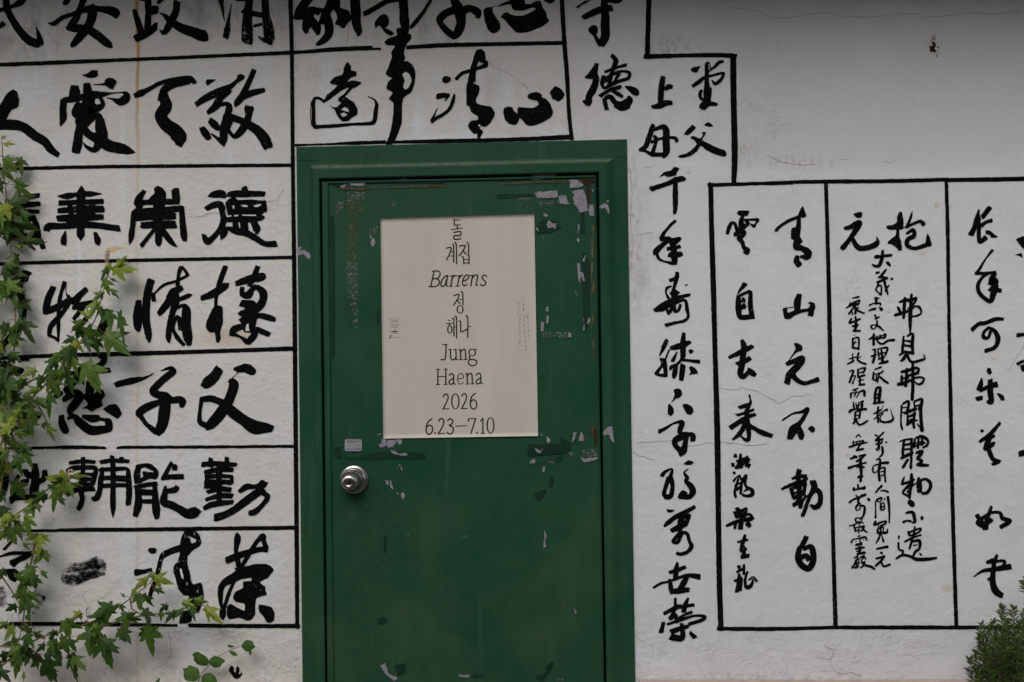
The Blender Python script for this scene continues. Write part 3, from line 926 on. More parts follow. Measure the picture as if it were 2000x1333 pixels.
30 27 2.1 29 33 2.1 30 36 2.1 35 39 3.2 35 43 3.2 30 44 2.1 27 43 2.1
28 40 1.1 31 38 2.1
#
22 55 3.2 23 56 3.2
20 59 3.2 25 58 3.2 30 55 2.1 28 62 3.2
25 56 2.1 26 62 4.2
21 62 3.2 27 61 3.2 33 60 2.1 35 64 4.2
13 70 2.1 20 67 3.2 28 65 3.2 34 64 3.2
26 63 3.2 25 72 4.2
21 68 2.1 20 72 2.1
31 68 4.2 33 70 3.2
#
29 78 2.1 27 85 3.2 25 91 2.1
23 84 2.1 31 82 2.1
28 88 2.1 28 97 4.2
25 92 2.1 30 90 2.1
26 97 3.2 32 96 3.2
#
23 105 2.1 24 106 3.2
22 110 2.1 28 107 2.1
20 118 2.1 26 115 2.1
24 112 2.1 22 127 3.2
28 104 2.1 28 112 2.1
26 116 2.1 25 126 2.1
31 110 2.1 29 117 2.1 30 123 3.2 34 122 3.2 36 116 1.1 32 117 1.1 36 114 1.1 39 118 2.1
@1630 390 .165
#
p 22 17 28 15 33 15 33 20 31 22 27 22 23 19
13 34 4.5 18 33 5.6 29 28 7.8 24 38 6.7 18 47 5.6 10 57 6.7
22 48 5.6 26 55 6.7 32 58 6.7 43 56 6.7 50 52 6.7 51 48 3.4 50 44 1.1
#
p 77 14 80 15 82 29 81 33 77 36 77 45 79 49 80 60 76 61 72 56 67 53 63 53 63 50 69 45 72 43 73 36 65 36 61 34 62 31 68 30 74 27 74 20
92 14 1.1 90 22 3.4 86 31 3.4 85 33 2.2
85 33 3.4 95 28 3.4 102 26 4.5 105 29 5.6
86 40 3.4 93 36 4.5 94 43 5.6 87 47 5.6 86 54 5.6 95 58 4.5 108 54 5.6 113 52 4.5
p 110 40 113 46 115 55 109 56 107 53
79 35 2.2 83 32 1.1
#
57 61 3.4 56 70 4.5 53 78 4.5 48 79 3.4 45 77 2.2
49 68 4.5 58 67 3.4 67 66 3.4
p 60 74 64 73 67 78 66 80 63 78
#
61 83 2.2 57 88 3.4 54 92 3.4
50 87 3.4 53 86 2.2
52 92 2.2 62 93 3.4
51 98 3.4 60 94 3.4
58 92 3.4 60 101 3.4 63 112 2.2
68 94 3.4 67 94 2.2
52 100 2.2 49 107 2.2 52 110 2.2 55 113 2.2 55 102 2.2 51 103 2.2
64 102 2.2 60 108 2.2
@1640 570 .12755
#
20 10 2.2 29 8 3.4
16 17 2.2 15 21 3.4
18 19 3.4 26 15 3.4 31 13 2.2 28 20 3.4
10 25 2.2 20 20 3.4 28 19 3.4
21 16 2.2 22 22 3.4
22 23 3.4 18 29 3.4 14 34 3.4
24 22 3.4 24 34 3.4
18 28 2.2 20 35 2.2
28 25 3.4 26 28 3.4 32 31 3.4 37 33 3.4
#
24 39 3.4 25 45 4.5 24 60 4.5
18 42 3.4 15 48 3.4 22 46 3.4 31 42 3.4
20 53 3.4 28 51 3.4
21 60 3.4 31 60 3.4
27 51 3.4 24 58 3.4
#
23 66 1.1 22 68 1.1
20 72 3.4 20 86 3.4
21 72 2.2 29 71 3.4 29 88 3.4
22 79 2.2 25 78 2.2
21 86 3.4 28 87 3.4
24 75 1.1 22 82 1.1
#
20 95 2.2 20 106 3.4
15 103 2.2 25 100 2.2
12 111 2.2 21 106 3.4
29 94 3.4 27 102 3.4 30 107 3.4 40 111 3.4
33 99 1.1 29 102 2.2
#
53 10 2.2 60 10 2.2
56 10 4.5 56 18 4.5
46 21 3.4 52 18 2.2 62 18 3.4 62 21 2.2
45 29 2.2 54 26 4.5
61 24 2.2 64 27 5.6
#
54 36 3.4 56 40 3.4
54 42 2.2 60 39 3.4
57 44 2.2 57 50 3.4 54 56 2.2 50 57 2.2 48 53 3.4 52 51 2.2 58 52 3.4 63 56 3.4 67 60 2.2
#
52 65 3.4 52 81 4.5
45 73 2.2 53 68 4.5
57 70 3.4 53 74 2.2
62 67 3.4 60 72 3.4
60 71 2.2 70 65 3.4 69 70 3.4 63 71 2.2
58 68 2.2 57 73 3.4 60 78 3.4 66 80 3.4 74 75 3.4 83 74 4.5
#
50 89 2.2 55 88 2.2
54 90 3.4 54 98 3.4 51 108 4.5
49 99 3.4 56 96 2.2
58 88 2.2 60 99 3.4
59 88 2.2 73 86 3.4 70 97 3.4
60 95 3.4 70 93 2.2
64 90 3.4 66 108 5.6
60 103 3.4 68 100 3.4
61 110 3.4 73 107 4.5
#
110 5 4.5 109 20 5.6 108 40 6.7 108 60 3.4 107 64 2.2
92 16 3.4 100 13 5.6 109 13 5.6 117 10 4.5 114 18 4.5 110 22 3.4
100 10 4.5 99 22 5.6 98 40 4.5
89 24 3.4 91 28 4.5 93 33 4.5
85 36 4.5 95 33 5.6 104 30 4.5
105 26 3.4 112 25 4.5
112 23 2.2 121 23 4.5 125 32 3.4 118 37 3.4 110 38 2.2
#
98 69 3.4 97 80 4.5 96 92 4.5
104 68 3.4 112 65 4.5 111 80 5.6 112 95 4.5
99 75 2.2 107 76 4.5
98 82 4.5 111 84 3.4
97 92 4.5 112 94 5.6
92 97 3.4 100 92 4.5
101 97 4.5 98 103 5.6 94 106 3.4
104 98 4.5 107 105 4.5 113 108 4.5 124 105 4.5 130 103 3.4 129 97 2.2
@1640 700 .12755
#
15 20 2.2 21 19 3.4 18 28 3.4 15 37 3.4
18 28 2.2 24 27 2.2 22 33 2.2 20 38 3.4
18 32 2.2 16 36 2.2
28 18 3.4 28 26 3.4
28 17 2.2 39 15 3.4 36 22 3.4
29 22 2.2 36 21 2.2
28 29 3.4 38 26 3.4
31 31 3.4 31 41 3.4
29 35 2.2 36 33 2.2
30 41 3.4 38 40 3.4
#
21 49 3.4 28 46 2.2
25 50 2.2 24 56 2.2 22 58 2.2
17 54 3.4 17 60 3.4
17 54 2.2 28 52 2.2 37 50 4.5 38 57 4.5
30 53 2.2 26 60 2.2
#
21 67 2.2 22 78 3.4
25 69 2.2 26 78 2.2
29 68 2.2 28 78 2.2
34 67 3.4 34 79 4.5
31 68 2.2 36 66 3.4
27 72 2.2 36 71 2.2
15 83 3.4 17 80 4.5 26 78 2.2 40 78 4.5
24 83 3.4 23 95 3.4
24 83 2.2 31 80 3.4 30 92 3.4
25 88 2.2 29 87 2.2
26 93 3.4 21 100 3.4
26 96 3.4 30 102 3.4 38 99 3.4 42 96 3.4
#
54 17 2.2 63 14 3.4
52 22 3.4 51 32 3.4
53 25 2.2 62 22 2.2
56 24 2.2 56 34 3.4 50 32 2.2
60 24 3.4 58 37 2.2
66 20 3.4 61 25 2.2 58 32 2.2
62 29 3.4 68 34 4.5 74 38 3.4
#
56 47 4.5 54 56 4.5 54 69 4.5
57 46 4.5 62 45 4.5 61 58 5.6 60 68 4.5
55 56 3.4 62 55 3.4
57 61 3.4 61 60 4.5
52 69 3.4 67 67 3.4
#
59 75 3.4 58 85 3.4 59 98 3.4
52 85 2.2 58 82 3.4 63 79 2.2
53 93 2.2 57 90 2.2 61 87 2.2
67 73 1.1 63 80 2.2
64 83 2.2 69 80 2.2 72 79 4.5
61 84 2.2 66 85 2.2 62 90 2.2 63 96 3.4 70 98 3.4 79 96 4.5 82 92 3.4 80 86 2.2 78 78 1.1
#
112 9 4.5 112 25 5.6 112 45 5.6 111 63 5.6
95 21 4.5 104 19 5.6 118 15 4.5 121 19 4.5 114 25 3.4
103 17 4.5 102 30 4.5 101 42 5.6
95 28 4.5 95 36 4.5
90 40 5.6 100 38 5.6 108 34 4.5
104 27 4.5 120 23 4.5
95 31 3.4 105 30 3.4
113 31 3.4 122 29 3.4 129 31 3.4 126 38 4.5 120 40 3.4 115 36 2.2
#
95 73 3.4 94 88 3.4 94 102 3.4 96 109 3.4
97 70 3.4 105 66 4.5 105 76 4.5 102 84 4.5
97 76 2.2 104 75 2.2
96 83 2.2 103 84 4.5
114 68 3.4 115 75 3.4
115 66 3.4 126 63 4.5 124 78 5.6 125 98 5.6 126 110 6.7
115 74 3.4 123 72 3.4 121 78 3.4
119 101 2.2 124 106 3.4
104 86 3.4 104 101 4.5
100 84 4.5 116 78 5.6
105 90 3.4 114 86 4.5
106 95 2.2 114 93 3.4
103 102 3.4 112 96 4.5 119 95 2.2
115 84 4.5 113 98 4.5 114 106 4.5
@1640 830 .12755
#
25 19 2.2 29 15 2.2 32 18 2.2
21 26 3.4 20 33 3.4
24 27 2.2 30 25 2.2 37 25 2.2
26 26 2.2 27 31 2.2
31 26 2.2 30 31 2.2
36 24 2.2 33 30 2.2
15 34 3.4 28 30 3.4 42 27 2.2
31 31 2.2 27 38 3.4
26 39 3.4 36 37 3.4
#
17 52 3.4 24 49 4.5 26 50 3.4
22 47 2.2 19 51 2.2
30 48 3.4 39 46 3.4 35 50 3.4
26 56 3.4 33 52 4.5
14 66 4.5 26 62 3.4 40 58 3.4
27 63 5.6 37 65 3.4
32 52 4.5 32 62 5.6 33 75 4.5 32 86 4.5
29 80 4.5 35 79 3.4
#
28 92 3.4 28 98 3.4
22 97 3.4 21 100 3.4 30 98 3.4 38 97 4.5
38 95 3.4 37 98 3.4
#
25 108 2.2 28 111 3.4
34 107 2.2 30 112 3.4
15 119 3.4 20 115 3.4 28 112 3.4 39 107 4.5
29 112 4.5 28 119 3.4 29 122 2.2
31 120 3.4 25 126 3.4 26 131 2.2 31 129 2.2 32 124 3.4 38 125 3.4 38 132 4.5 36 140 3.4 31 145 2.2
44 114 4.5 45 115 4.5
#
55 16 3.4 58 17 2.2
67 12 3.4 60 19 3.4 55 24 3.4
55 25 2.2 66 22 3.4
56 30 3.4 64 28 3.4 65 25 2.2
60 22 4.5 60 35 4.5
56 37 2.2 58 39 2.2
65 34 3.4 66 42 4.5 64 47 3.4 61 49 2.2
59 34 2.2 56 38 2.2 59 39 2.2 61 36 2.2
71 27 3.4 72 27 2.2
#
56 54 2.2 61 52 3.4 62 60 4.5 60 70 4.5 61 85 4.5
62 59 3.4 74 58 4.5 73 60 2.2
62 60 3.4 52 63 2.2 51 69 3.4 53 74 2.2 60 68 2.2
63 67 2.2 69 66 3.4 69 76 3.4 70 87 3.4
64 72 2.2 69 71 2.2
64 78 2.2 69 76 2.2
#
64 94 4.5 59 99 3.4 55 104 2.2
63 101 2.2 70 101 3.4 74 103 3.4
#
55 117 2.2 55 130 2.2 55 142 3.4
57 115 3.4 64 112 3.4 62 118 2.2 57 117 2.2
69 113 2.2 68 115 2.2
74 111 4.5 75 120 4.5 76 135 3.4 76 150 2.2
63 121 3.4 63 129 3.4
63 121 2.2 68 120 2.2 68 130 2.2 63 130 2.2
63 126 2.2 68 125 2.2
#
92 26 2.2 100 23 3.4 111 22 3.4
99 24 4.5 97 35 4.5 97 48 4.5
110 22 4.5 110 40 4.5 109 66 4.5
99 31 3.4 109 29 4.5
98 38 3.4 108 37 3.4
95 51 4.5 103 47 5.6 112 43 3.4
104 54 4.5 97 65 4.5
115 22 3.4 114 34 4.5
117 20 3.4 126 18 5.6 135 24 4.5 134 31 4.5 128 35 3.4
121 19 3.4 120 36 3.4
126 18 3.4 126 31 3.4
115 28 2.2 128 26 3.4
117 32 3.4 130 28 3.4
118 43 4.5 126 41 5.6 122 48 5.6 119 52 4.5 126 55 4.5 122 60 5.6 119 61 4.5 128 62 5.6 135 62 4.5
#
99 80 2.2 96 88 4.5 97 91 3.4
95 91 3.4 105 88 4.5 114 84 3.4
110 76 4.5 110 88 6.7 108 100 5.6 107 112 4.5
108 92 5.6 99 100 4.5 97 105 3.4 103 108 4.5 107 111 3.4
104 103 3.4 109 99 3.4
110 94 3.4 120 88 2.2
121 82 4.5 121 92 7.8 121 102 5.6
121 88 4.5 130 83 4.5 138 88 5.6 139 96 5.6 134 104 5.6 127 105 4.5
124 85 3.4 125 103 3.4
@1640 960 .12755
#
108 17 9 111 20 9
102 33 3.4 111 32 5.6 114 38 5.6 115 46 5.6 112 48 3.4
98 47 4.5 103 45 3.4 109 46 3.4
p 123 40 126 37 129 40 128 44 124 44
#
115 55 3.4 113 70 4.5
105 62 3.4 107 67 4.5
105 64 3.4 113 60 3.4 124 57 3.4 122 62 3.4 110 68 3.4
100 77 3.4 112 71 3.4 124 67 3.4
111 74 4.5 107 88 3.4
111 77 3.4 122 76 5.6 122 88 4.5 116 92 4.5 112 101 3.4
113 83 2.2 118 82 2.2
p 121 94 124 94 127 98 124 99
91 69 3.4 90 73 2.2
90 79 3.4 91 89 3.4 97 91 3.4 96 96 3.4
87 103 3.4 95 98 4.5 107 99 4.5 117 104 5.6 133 104 5.6 148 102 3.4
#
24 43 3.4 25 47 2.2
25 41 2.2 34 41 2.2 33 46 2.2 25 47 2.2
25 49 2.2 36 48 2.2
15 53 2.2 25 50 2.2
22 52 3.4 24 61 3.4
30 51 2.2 29 64 2.2
24 56 2.2 29 55 2.2
24 61 2.2 30 59 2.2
31 55 2.2 37 53 3.4 36 58 3.4 32 61 2.2
34 56 2.2 38 60 3.4 42 63 2.2
#
28 69 2.2 31 68 2.2
18 78 3.4 20 74 2.2 30 72 2.2 39 70 3.4 41 74 3.4
31 72 2.2 31 78 2.2
24 77 1.1 26 77 1.1
35 73 1.1 37 74 1.1
25 82 3.4 33 80 3.4 34 78 2.2
28 80 2.2 28 84 2.2
34 79 2.2 33 83 2.2
25 88 3.4 37 86 3.4
31 85 3.4 30 95 4.5
26 92 2.2 33 90 2.2
27 96 3.4 38 94 4.5
#
22 102 2.2 28 99 2.2 25 106 3.4 22 113 3.4 19 117 3.4
24 106 2.2 30 104 2.2
26 108 2.2 25 118 2.2
22 112 2.2 30 110 2.2
22 117 2.2 29 115 2.2
29 107 2.2 28 116 2.2
31 102 2.2 37 99 3.4 34 105 2.2 33 107 2.2
33 109 2.2 38 108 3.4 36 114 3.4 32 117 2.2
34 110 2.2 40 113 3.4 47 115 4.5 53 119 3.4
38 100 2.2 40 104 2.2
#
55 46 3.4 53 51 4.5 62 48 3.4 71 46 3.4 69 50 3.4 63 53 3.4
60 52 2.2 59 56 2.2 67 55 2.2
58 59 3.4 58 64 3.4
58 58 2.2 67 55 2.2 66 62 2.2
59 64 3.4 72 63 4.5 73 58 2.2
63 55 3.4 62 66 3.4 58 76 3.4 56 79 2.2
64 66 2.2 67 77 3.4
#
57 88 3.4 73 85 4.5
63 94 3.4 65 95 3.4
#
56 103 3.4 68 100 4.5
67 102 3.4 62 108 4.5 55 114 3.4
64 109 3.4 67 115 3.4 72 114 3.4 77 112 3.4
@1850 390 .1875
#
44 9 5 37 18 5
33 11 2 31 22 6 28 30 5 25 36 6
33 20 4 33 34 4 34 44 4 40 40 5
36 27 4 40 24 3 46 22 4
p 40 32 44 32 49 36 53 39 46 40 44 37 40 36
#
47 53 3 40 62 2 34 72 3 30 77 3
30 77 3 40 77 3 50 76 3
50 77 4 46 84 6 50 90 7 48 98 6 46 105 5 42 105 4 34 98 4 32 90 4 36 82 3 42 77 4
p 42 88 46 82 51 81 54 86 50 91 57 93 57 97 50 97 44 96 42 94 46 90
@1850 620 .1875
#
26 13 4 33 7 4 40 6 4 50 2 4 58 2 3
43 11 3 38 16 3 38 21 4 43 21 3 45 15 3
43 11 3 49 14 4 53 22 5 50 31 4 40 35 4
#
p 42 53 45 53 47 58 44 60 41 56
36 64 2 35 70 5 33 75 5
35 76 4 44 72 4 51 70 6
45 66 5 45 78 6 46 88 5 42 88 3
31 85 4 36 84 4
p 51 79 54 79 59 82 60 86 57 87 53 82
@1850 810 .2778
#
p 23 11 25 10 26 12 24 13
37 6 2 30 14 3 23 19 2
28 18 3 33 15 2
29 18 4 27 24 3 32 21 3
26 24 2 33 20 2
29 24 3 32 31 3 37 33 2
32 35 2 36 33 3
#
31 65 2 28 74 3 27 80 4
21 71 3 26 77 3 31 74 3
28 71 3 21 76 2 27 80 2
31 69 2 37 69 2 39 73 3 44 75 3 38 79 3
#
28 104 2 32 102 2
35 99 2 33 105 3 32 117 4 34 124 5 38 127 4
29 104 2 40 103 2 39 107 2
19 114 1 25 110 2 32 109 3 44 107 4
29 116 2 32 115 3
@1990 440 .1875
#
p -3 15 3 12 12 10 12 28 4 24
p -4 31 3 29 4 34 0 32
@1980 640 .1875
#
4 8 4 14 7 3
4 38 3 10 35 3
9 40 4 10 45 3
@1990 870 .2778
#
1 6 4 8 4 4
'''
POSTER = '''
@730 410 .165
94 12 102 12.3
95.2 12 95.5 18.5
95.3 18.6 102 17.6
98.7 18.2 98.7 23
92 23.6 105 21.6
95 27 102.6 26 102.2 30.6 95.4 30.8 95.5 35 103 34.5
86 45.6 91.6 45 90 52 86 59.5
91 50.3 94.5 50
90.5 55 94.5 54.6
93.2 41 94.5 42.4 94.6 62.5
96 39 97.6 41 98 64
101.5 43.2 108 42.4 105.5 49 101 54.5
105.5 48 109 52.7
110.5 39 112.2 41 112.2 52.7
104.8 55.5 106.2 57 106.6 64
111.6 54 112.7 55 112.6 64
106 59.2 112.5 58.6
106.5 63.4 112.5 62.8
71.5 73 67.5 91
69.5 72.9 76 72.5 78.5 75 77.5 79.5 74 81.5 70 81.8
74 81.5 77.5 84 76.5 89 72.5 91 65.5 91.2
87.6 78 85 78.5 81 83 79.4 89 81.5 91 84.5 88.5 87.6 78
87.6 78 86 88 87.2 90.7
93.5 78 91 90.5
90 78.8 93.5 78
92.5 82 95.5 78 97 78
89 90.7 93 90.5
101.5 78 99 90.4
98 78.5 101.5 78
100.5 82 103.5 77.8 105 77.6
97 90.5 101 90.3
105.5 84.5 109 83.5 112.5 80 111.5 77.5 109 77.5 106 82 105 87.5 107 90 110 88.5
117 77.5 115 90.2
113.5 78 117 77.5
116 81.5 120 77.5 123 78 122 84 121 89 122.6 89.6
133.5 79 131.5 77.3 128.5 79 129 82 132.5 85.5 132 88.5 129 90 126 88.5
95 101.6 101 100.5 98.5 107 94.5 113
98.5 106.5 102 111.5
101 106.5 104.7 106
103.5 97 105.3 99 105.5 112.6
e 102.2 118 3.5 4.5
@730 650 .165
85.6 14.3 85 28 83.5 32 79.5 32
81.5 14.3 86.8 14
91 20 91 29 93 32.3 96.3 31 97.5 27
88.5 20.3 91 20
97.2 20 97.6 32.2
95 20.1 97.3 20
97.6 32 99 31.8
102.5 20 103 32
100.5 32.1 105 32
100.5 20.6 102.5 20
103 23 106 20 108.4 21.5 108.8 32
107 32 110.6 31.8
e 116.5 23.6 3.8 4.2
119 20.6 120.5 19.8 122.2 20.2
114 27.5 112.8 30 114.5 31.6 120 32.5 122 35 120 38.5 116 39.2 112.3 37 112.5 33.5 114.5 31.6
76 43.5 75.8 61.5
85.3 43.3 85.3 61.3
76 52.2 85 52
73.8 43.6 78 43.4
83.2 43.3 87 43.1
73.8 61.6 78 61.5
83 61.4 87 61.3
89.5 50.5 91.5 48.8 94 49.8 94.6 53 94.6 60 96.5 61
94.5 54 91 56 89 58.5 90 61 92.5 61 94.5 58.5
99.5 55 106 53.5 105 49.5 102.5 48.5 100 51 99.3 56 101 60.5 103.5 61 106 59
110.5 48.5 110.8 60.7
108.5 49 110.5 48.5
109 61 113 60.8
110.8 51.5 113.5 48.5 116 49.5 116.7 60.5
115 60.7 118.6 60.5
121.3 50.5 123 48.3 126 49 126.8 52.5 127 59.5 128.5 60.3
126.8 53.5 123.5 55.5 121.2 58 122 60.5 124.5 60.5 126.8 58
82.5 76 84 73 86.5 73 88 76 87 80.5 82 90.5
82 90.5 89 90.3
e 96.6 81.5 4.2 9
104 75.5 106 72.6 108.5 72.8 109.7 76 108.5 81 104 90
104 90 110.8 89.8
120.5 72 116.5 75 114.5 81 114.5 87 117 90.3 120 90 122 86 121 81.5 118 79.5 115 82
69 102 65 105 62.5 110 62 116 64 120 67 120 69.5 116 69 111.5 66.5 109.5 63 111.5
d 72.6 119
77 104.5 79 102 82 102.5 83 106 81.5 111 76.5 119.8
76.5 119.8 83.6 119.5
87.5 104 90 102 93 103.5 93 107.5 89.5 110 93.5 112 94 116.5 91.5 119.8 88 119.5 87 118
97 110.8 110 110.3
112 105 112.5 102
112.5 102 120.5 101.8
120.5 101.8 115 119.5
d 122 118.8
126.5 104.5 129.2 101.5
129.2 101.5 129.1 119.2
127 119.4 131.3 119.2
e 138.2 110 4 9.3
@850 610 .045
55 33 60 36 66 36.5
48 50 62 48.5 75 47
61 50 64 57
e 63.5 75 9 17
74 27 80 29 81 34 81.5 104
85 18 92 21 92.5 30 93 112
82 65 91 65
104 39 110 41 110.5 60 111.5 86 120 84 130 79 138 74
133 18 141 21 141.5 110
142 64 154 63
'''
PATCHES = '''
@970 260 .15
g 44 52 75 52 79 55 72 58 60 60 47 61
g 49 78 52 77 79 75 80 84 53 85
g 81 81 90 81 92 87 95 91 99 92 98 93 82 93 81 86
g 95 62 104 60 107 64 113 67 110 70 104 71 98 72 96 72
g 97 76 103 74 113 74 117 86 118 96 119 101 113 103 108 103 105 97 100 92 100 84 101 80
g 121 94 126 93 127 102 126 108 121 108 120 104
f 133 97 137 94 140 92 145 94 146 106 144 106 141 98 135 99
g 61 104 67 107 65 109 62 108
g 68 112 72 118 78 118 77 125 72 122 66 124 65 120
g 106 119 108 119 106 131 105 130
g 50 121 54 124 55 129 52 127
g 124 73 126 73 126 77 125 77
f 143 89 145 89 145 91 143 91
h 21 84 47 84 46 87 22 86
h 27 95 32 93 30 97
h 36 95 44 96 44 97 36 97
h 53 93 60 88 74 88 75 94 60 96
h 77 90 81 87 80 93 77 94
d 0 55 42 54 45 61 0 63
d 0 80 48 79 47 83 0 86
d 110 104 114 104 115 131 109 131
d 50 120 62 112 80 115 84 124 70 131 52 131
r 2 66 40 64 80 62 96 62 112 61 112 66 96 65 60 65 2 68
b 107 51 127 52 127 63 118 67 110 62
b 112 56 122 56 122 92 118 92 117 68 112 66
y 118 90 122 90 122 107 119 106
@570 260 .15
r 60 72 100 71 140 70 200 67 200 70 150 72 100 73 95 75 62 74
d 48 60 68 61 68 68 62 71 54 70 50 66
d 72 62 140 60 160 63 200 60 200 66 140 66 95 65 72 66
g 73 65 78 65 95 65 94 69 78 69
g 63 69 70 67 69 63 72 66 68 71 63 71
g 139 59 151 58 148 61 140 61
m 72 88 94 88 94 96 92 103 86 104 83 112 72 112
h 72 77 95 77 95 87 72 88
h 59 89 71 89 70 98 66 98 61 104 60 110 58 104
m 72 112 85 112 84 133 74 133
h 130 91 138 90 136 95 132 96
h 145 91 148 91 148 94
h 101 125 112 120 112 132 101 133
d 50 106 54 110 54 133 50 133
@560 440 .1951
d 38 5 41 5 40 36 38 30
d 43 0 48 0 48 132 43 132 42 90 45 60
m 61 0 71 0 71 34 61 38
h 60 37 71 37 71 75 61 74
h 62 76 71 78 71 84 66 83
h 65 84 71 84 71 92 68 90
h 66 96 71 92 71 102 69 105
f 11 23 16 22 13 26 18 25 24 29 27 33 22 34 17 29 11 31
g 84 14 88 13 89 18 87 22 85 20
g 82 7 85 12 83 13
d 90 85 93 85 93 100 90 100
@630 830 .12755
d 17 34 28 34 29 52 18 50
g 90 22 98 22 98 30 94 35 87 34 86 30 91 28
g 99 23 113 23 112 30 108 33 110 36 112 38 106 34 100 36 98 31
g 114 22 122 22 121 30 117 31 114 27
g 105 38 112 41 118 45 128 43 130 46 120 47 116 46 109 45 105 41
g 96 85 101 85 102 93 98 91
g 103 85 106 86 107 94 109 99 105 97 103 90
g 113 106 116 104 117 108
g 121 105 124 103 126 110 123 114 121 110
g 117 60 119 61 116 66 114 69 115 64
g 119 64 121 64 123 70 121 70
g 83 15 90 13 90 16
d 22 44 34 46 34 52 60 53 80 54 100 52 157 52 157 44 100 40 82 42 62 46 62 50 36 51 34 46 24 43
d 132 46 140 44 140 52 134 56
@1030 800 .15
g 60 30 64 29 62 38 58 44
p 70 28 73 34 73 40 67 42 68 34
h 69 40 76 38 75 42 68 42
r 83 22 88 22 88 30 84 35 82 32
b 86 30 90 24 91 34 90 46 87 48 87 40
f 98 30 100 26 105 22 110 22 111 32 113 42 110 42 105 32 100 34
g 25 36 28 36 31 41 27 45 25 41
g 10 50 14 52 18 55 19 51 20 53 16 57 12 55
h 69 54 76 51 90 52 92 63 76 64 70 61
g 69 62 72 64 90 63 92 65 76 69 72 68
g 3 70 6 65 10 66 10 70 5 70
g 20 75 23 75 23 81 20 81
h 25 69 30 66 35 70 28 72
h 54 57 58 55 61 60 54 61
g 16 30 20 33 19 36
d 0 46 40 45 58 50 48 58 0 61
d 42 35 56 44 58 52 44 48
d 28 87 34 88 33 100 28 102
d 8 112 16 106 24 104 22 112 14 120
d 36 62 47 61 42 69 38 67
@1000 440 .1951
g 65 12 68 14 67 17 65 16
g 65 38 68 38 68 47 71 48 72 50 73 56 71 56 70 51 68 53 69 58 67 57 66 50
g 35 82 37 82 36 87 34 86
g 35 90 37 91 36 98 34 98
g 29 97 32 97 32 106 29 106
g 71 93 73 100 73 104 71 106 72 99
g 73 30 74 30 72 37 71 36
g 77 93 79 95 76 99 75 97
h 29 107 40 107 60 107 60 113 40 113 30 112
g 57 108 59 108 59 113 56 112
g 63 66 65 70 65 71
g 31 11 33 12 32 14
d 70 29 74 28 78 38 78 94 74 106 71 90
y 79 0 82 0 83 134 80 134 79 86 79 40
@560 1030 .35
g 52 77 55 76 57 82 62 84 60 86 55 82
g 96 82.5 102 82.5 102 83.8 96 83.8
g 144 1 145 5 144 8 145 11 143.3 12 143.4 8 144 5 143.2 3
h 66 3.6 69 3.6 69 5 66 5
h 98 5 101 4.5 102 6 99 6
g 160 43 161 46 162 48 161 48.5
d 54 5 55.5 5 55.5 14 54 14
d 51 51 54 50 57 52 54 54 51 54
d 145 77 149 75 147 81 142 86 138 83 144 82
d 103 82.7 110 82.6 110 83.6 103 83.8
d 60 77 66 76 66 81 62 83
h 151 84 155 84.5 154 86 151 86
'''
# ------------------------------------------------------------------ brush strokes
def stroke_faces(mb, pts, k, y, jit=1.0, step=2.5, m=0, square=False):
    """pts: (px, py, width) in photo pixels; a ribbon with rounded ends lying on the wall"""
    pts = catmull(pts, step)
    seed = rnd.random() * 100
    L, R = [], []
    n = len(pts)
    for i, (x, yy, w) in enumerate(pts):
        a, b = pts[max(0, i - 1)], pts[min(n - 1, i + 1)]
        dx, dy = b[0] - a[0], b[1] - a[1]; d = math.hypot(dx, dy) or 1
        nx, ny = -dy / d, dx / d
        w = max(w, 0.9) / 2
        jl = jit * (noise.noise(Vector((i * 0.55, seed, 0))) * 0.7 + noise.noise(Vector((i * 0.15, seed, 3))) * 0.05 * w)
        jr = jit * (noise.noise(Vector((i * 0.55, seed, 9))) * 0.7 + noise.noise(Vector((i * 0.15, seed, 6))) * 0.05 * w)
        L.append((x + nx * (w + jl), yy + ny * (w + jl))); R.append((x - nx * (w + jr), yy - ny * (w + jr)))
    vs = [P(*p, y) for p in L] + [P(*p, y) for p in R]
    mb.add(vs, [(i, i + 1, n + i + 1, n + i) for i in range(n - 1)], m)
    # rounded ends and elbows
    marks = [0, n - 1]
    for i in range(2, n - 2):
        ax, ay = pts[i][0] - pts[i - 2][0], pts[i][1] - pts[i - 2][1]; bx, by = pts[i + 2][0] - pts[i][0], pts[i + 2][1] - pts[i][1]
        if ax * bx + ay * by < 0.80 * math.hypot(ax, ay) * math.hypot(bx, by): marks.append(i)
    for q, i in enumerate(marks):
        x, yy, w = pts[i]; w = max(w, 0.9) / 2; m_ = 14
        if square and i in (0, n - 1) and w > 2.2:      # a loaded flat brush leaves a blunt, broken end
            o_ = pts[1] if i == 0 else pts[n - 2]; dx, dy = x - o_[0], yy - o_[1]; d = math.hypot(dx, dy) or 1; dx, dy = dx / d, dy / d
            sl = rnd.uniform(-0.35, 0.35); e = [(-1.02, -0.3), (-0.98, 0.25)] + [(a_ / 4 - 0.75, 0.62 + sl * (a_ / 4 - 0.75) + rnd.uniform(-0.16, 0.16)) for a_ in range(7)] + [(0.98, 0.25), (1.02, -0.3)]
            mb.add([P(x + (-dy * a_ + dx * b_) * w, yy + (dx * a_ + dy * b_) * w, y + 0.00001 * (q + 1)) for a_, b_ in e], [tuple(range(len(e)))], m)
            continue
        ring = [P(x + math.cos(6.2832 * a / m_) * w * (1 + 0.10 * jit * noise.noise(Vector((a, seed, i)))), yy + math.sin(6.2832 * a / m_) * w * (1 + 0.10 * jit * noise.noise(Vector((a, seed, i + 40)))), y + 0.00001 * (q + 1)) for a in range(m_)]
        mb.add(ring, [tuple(range(m_))], m)
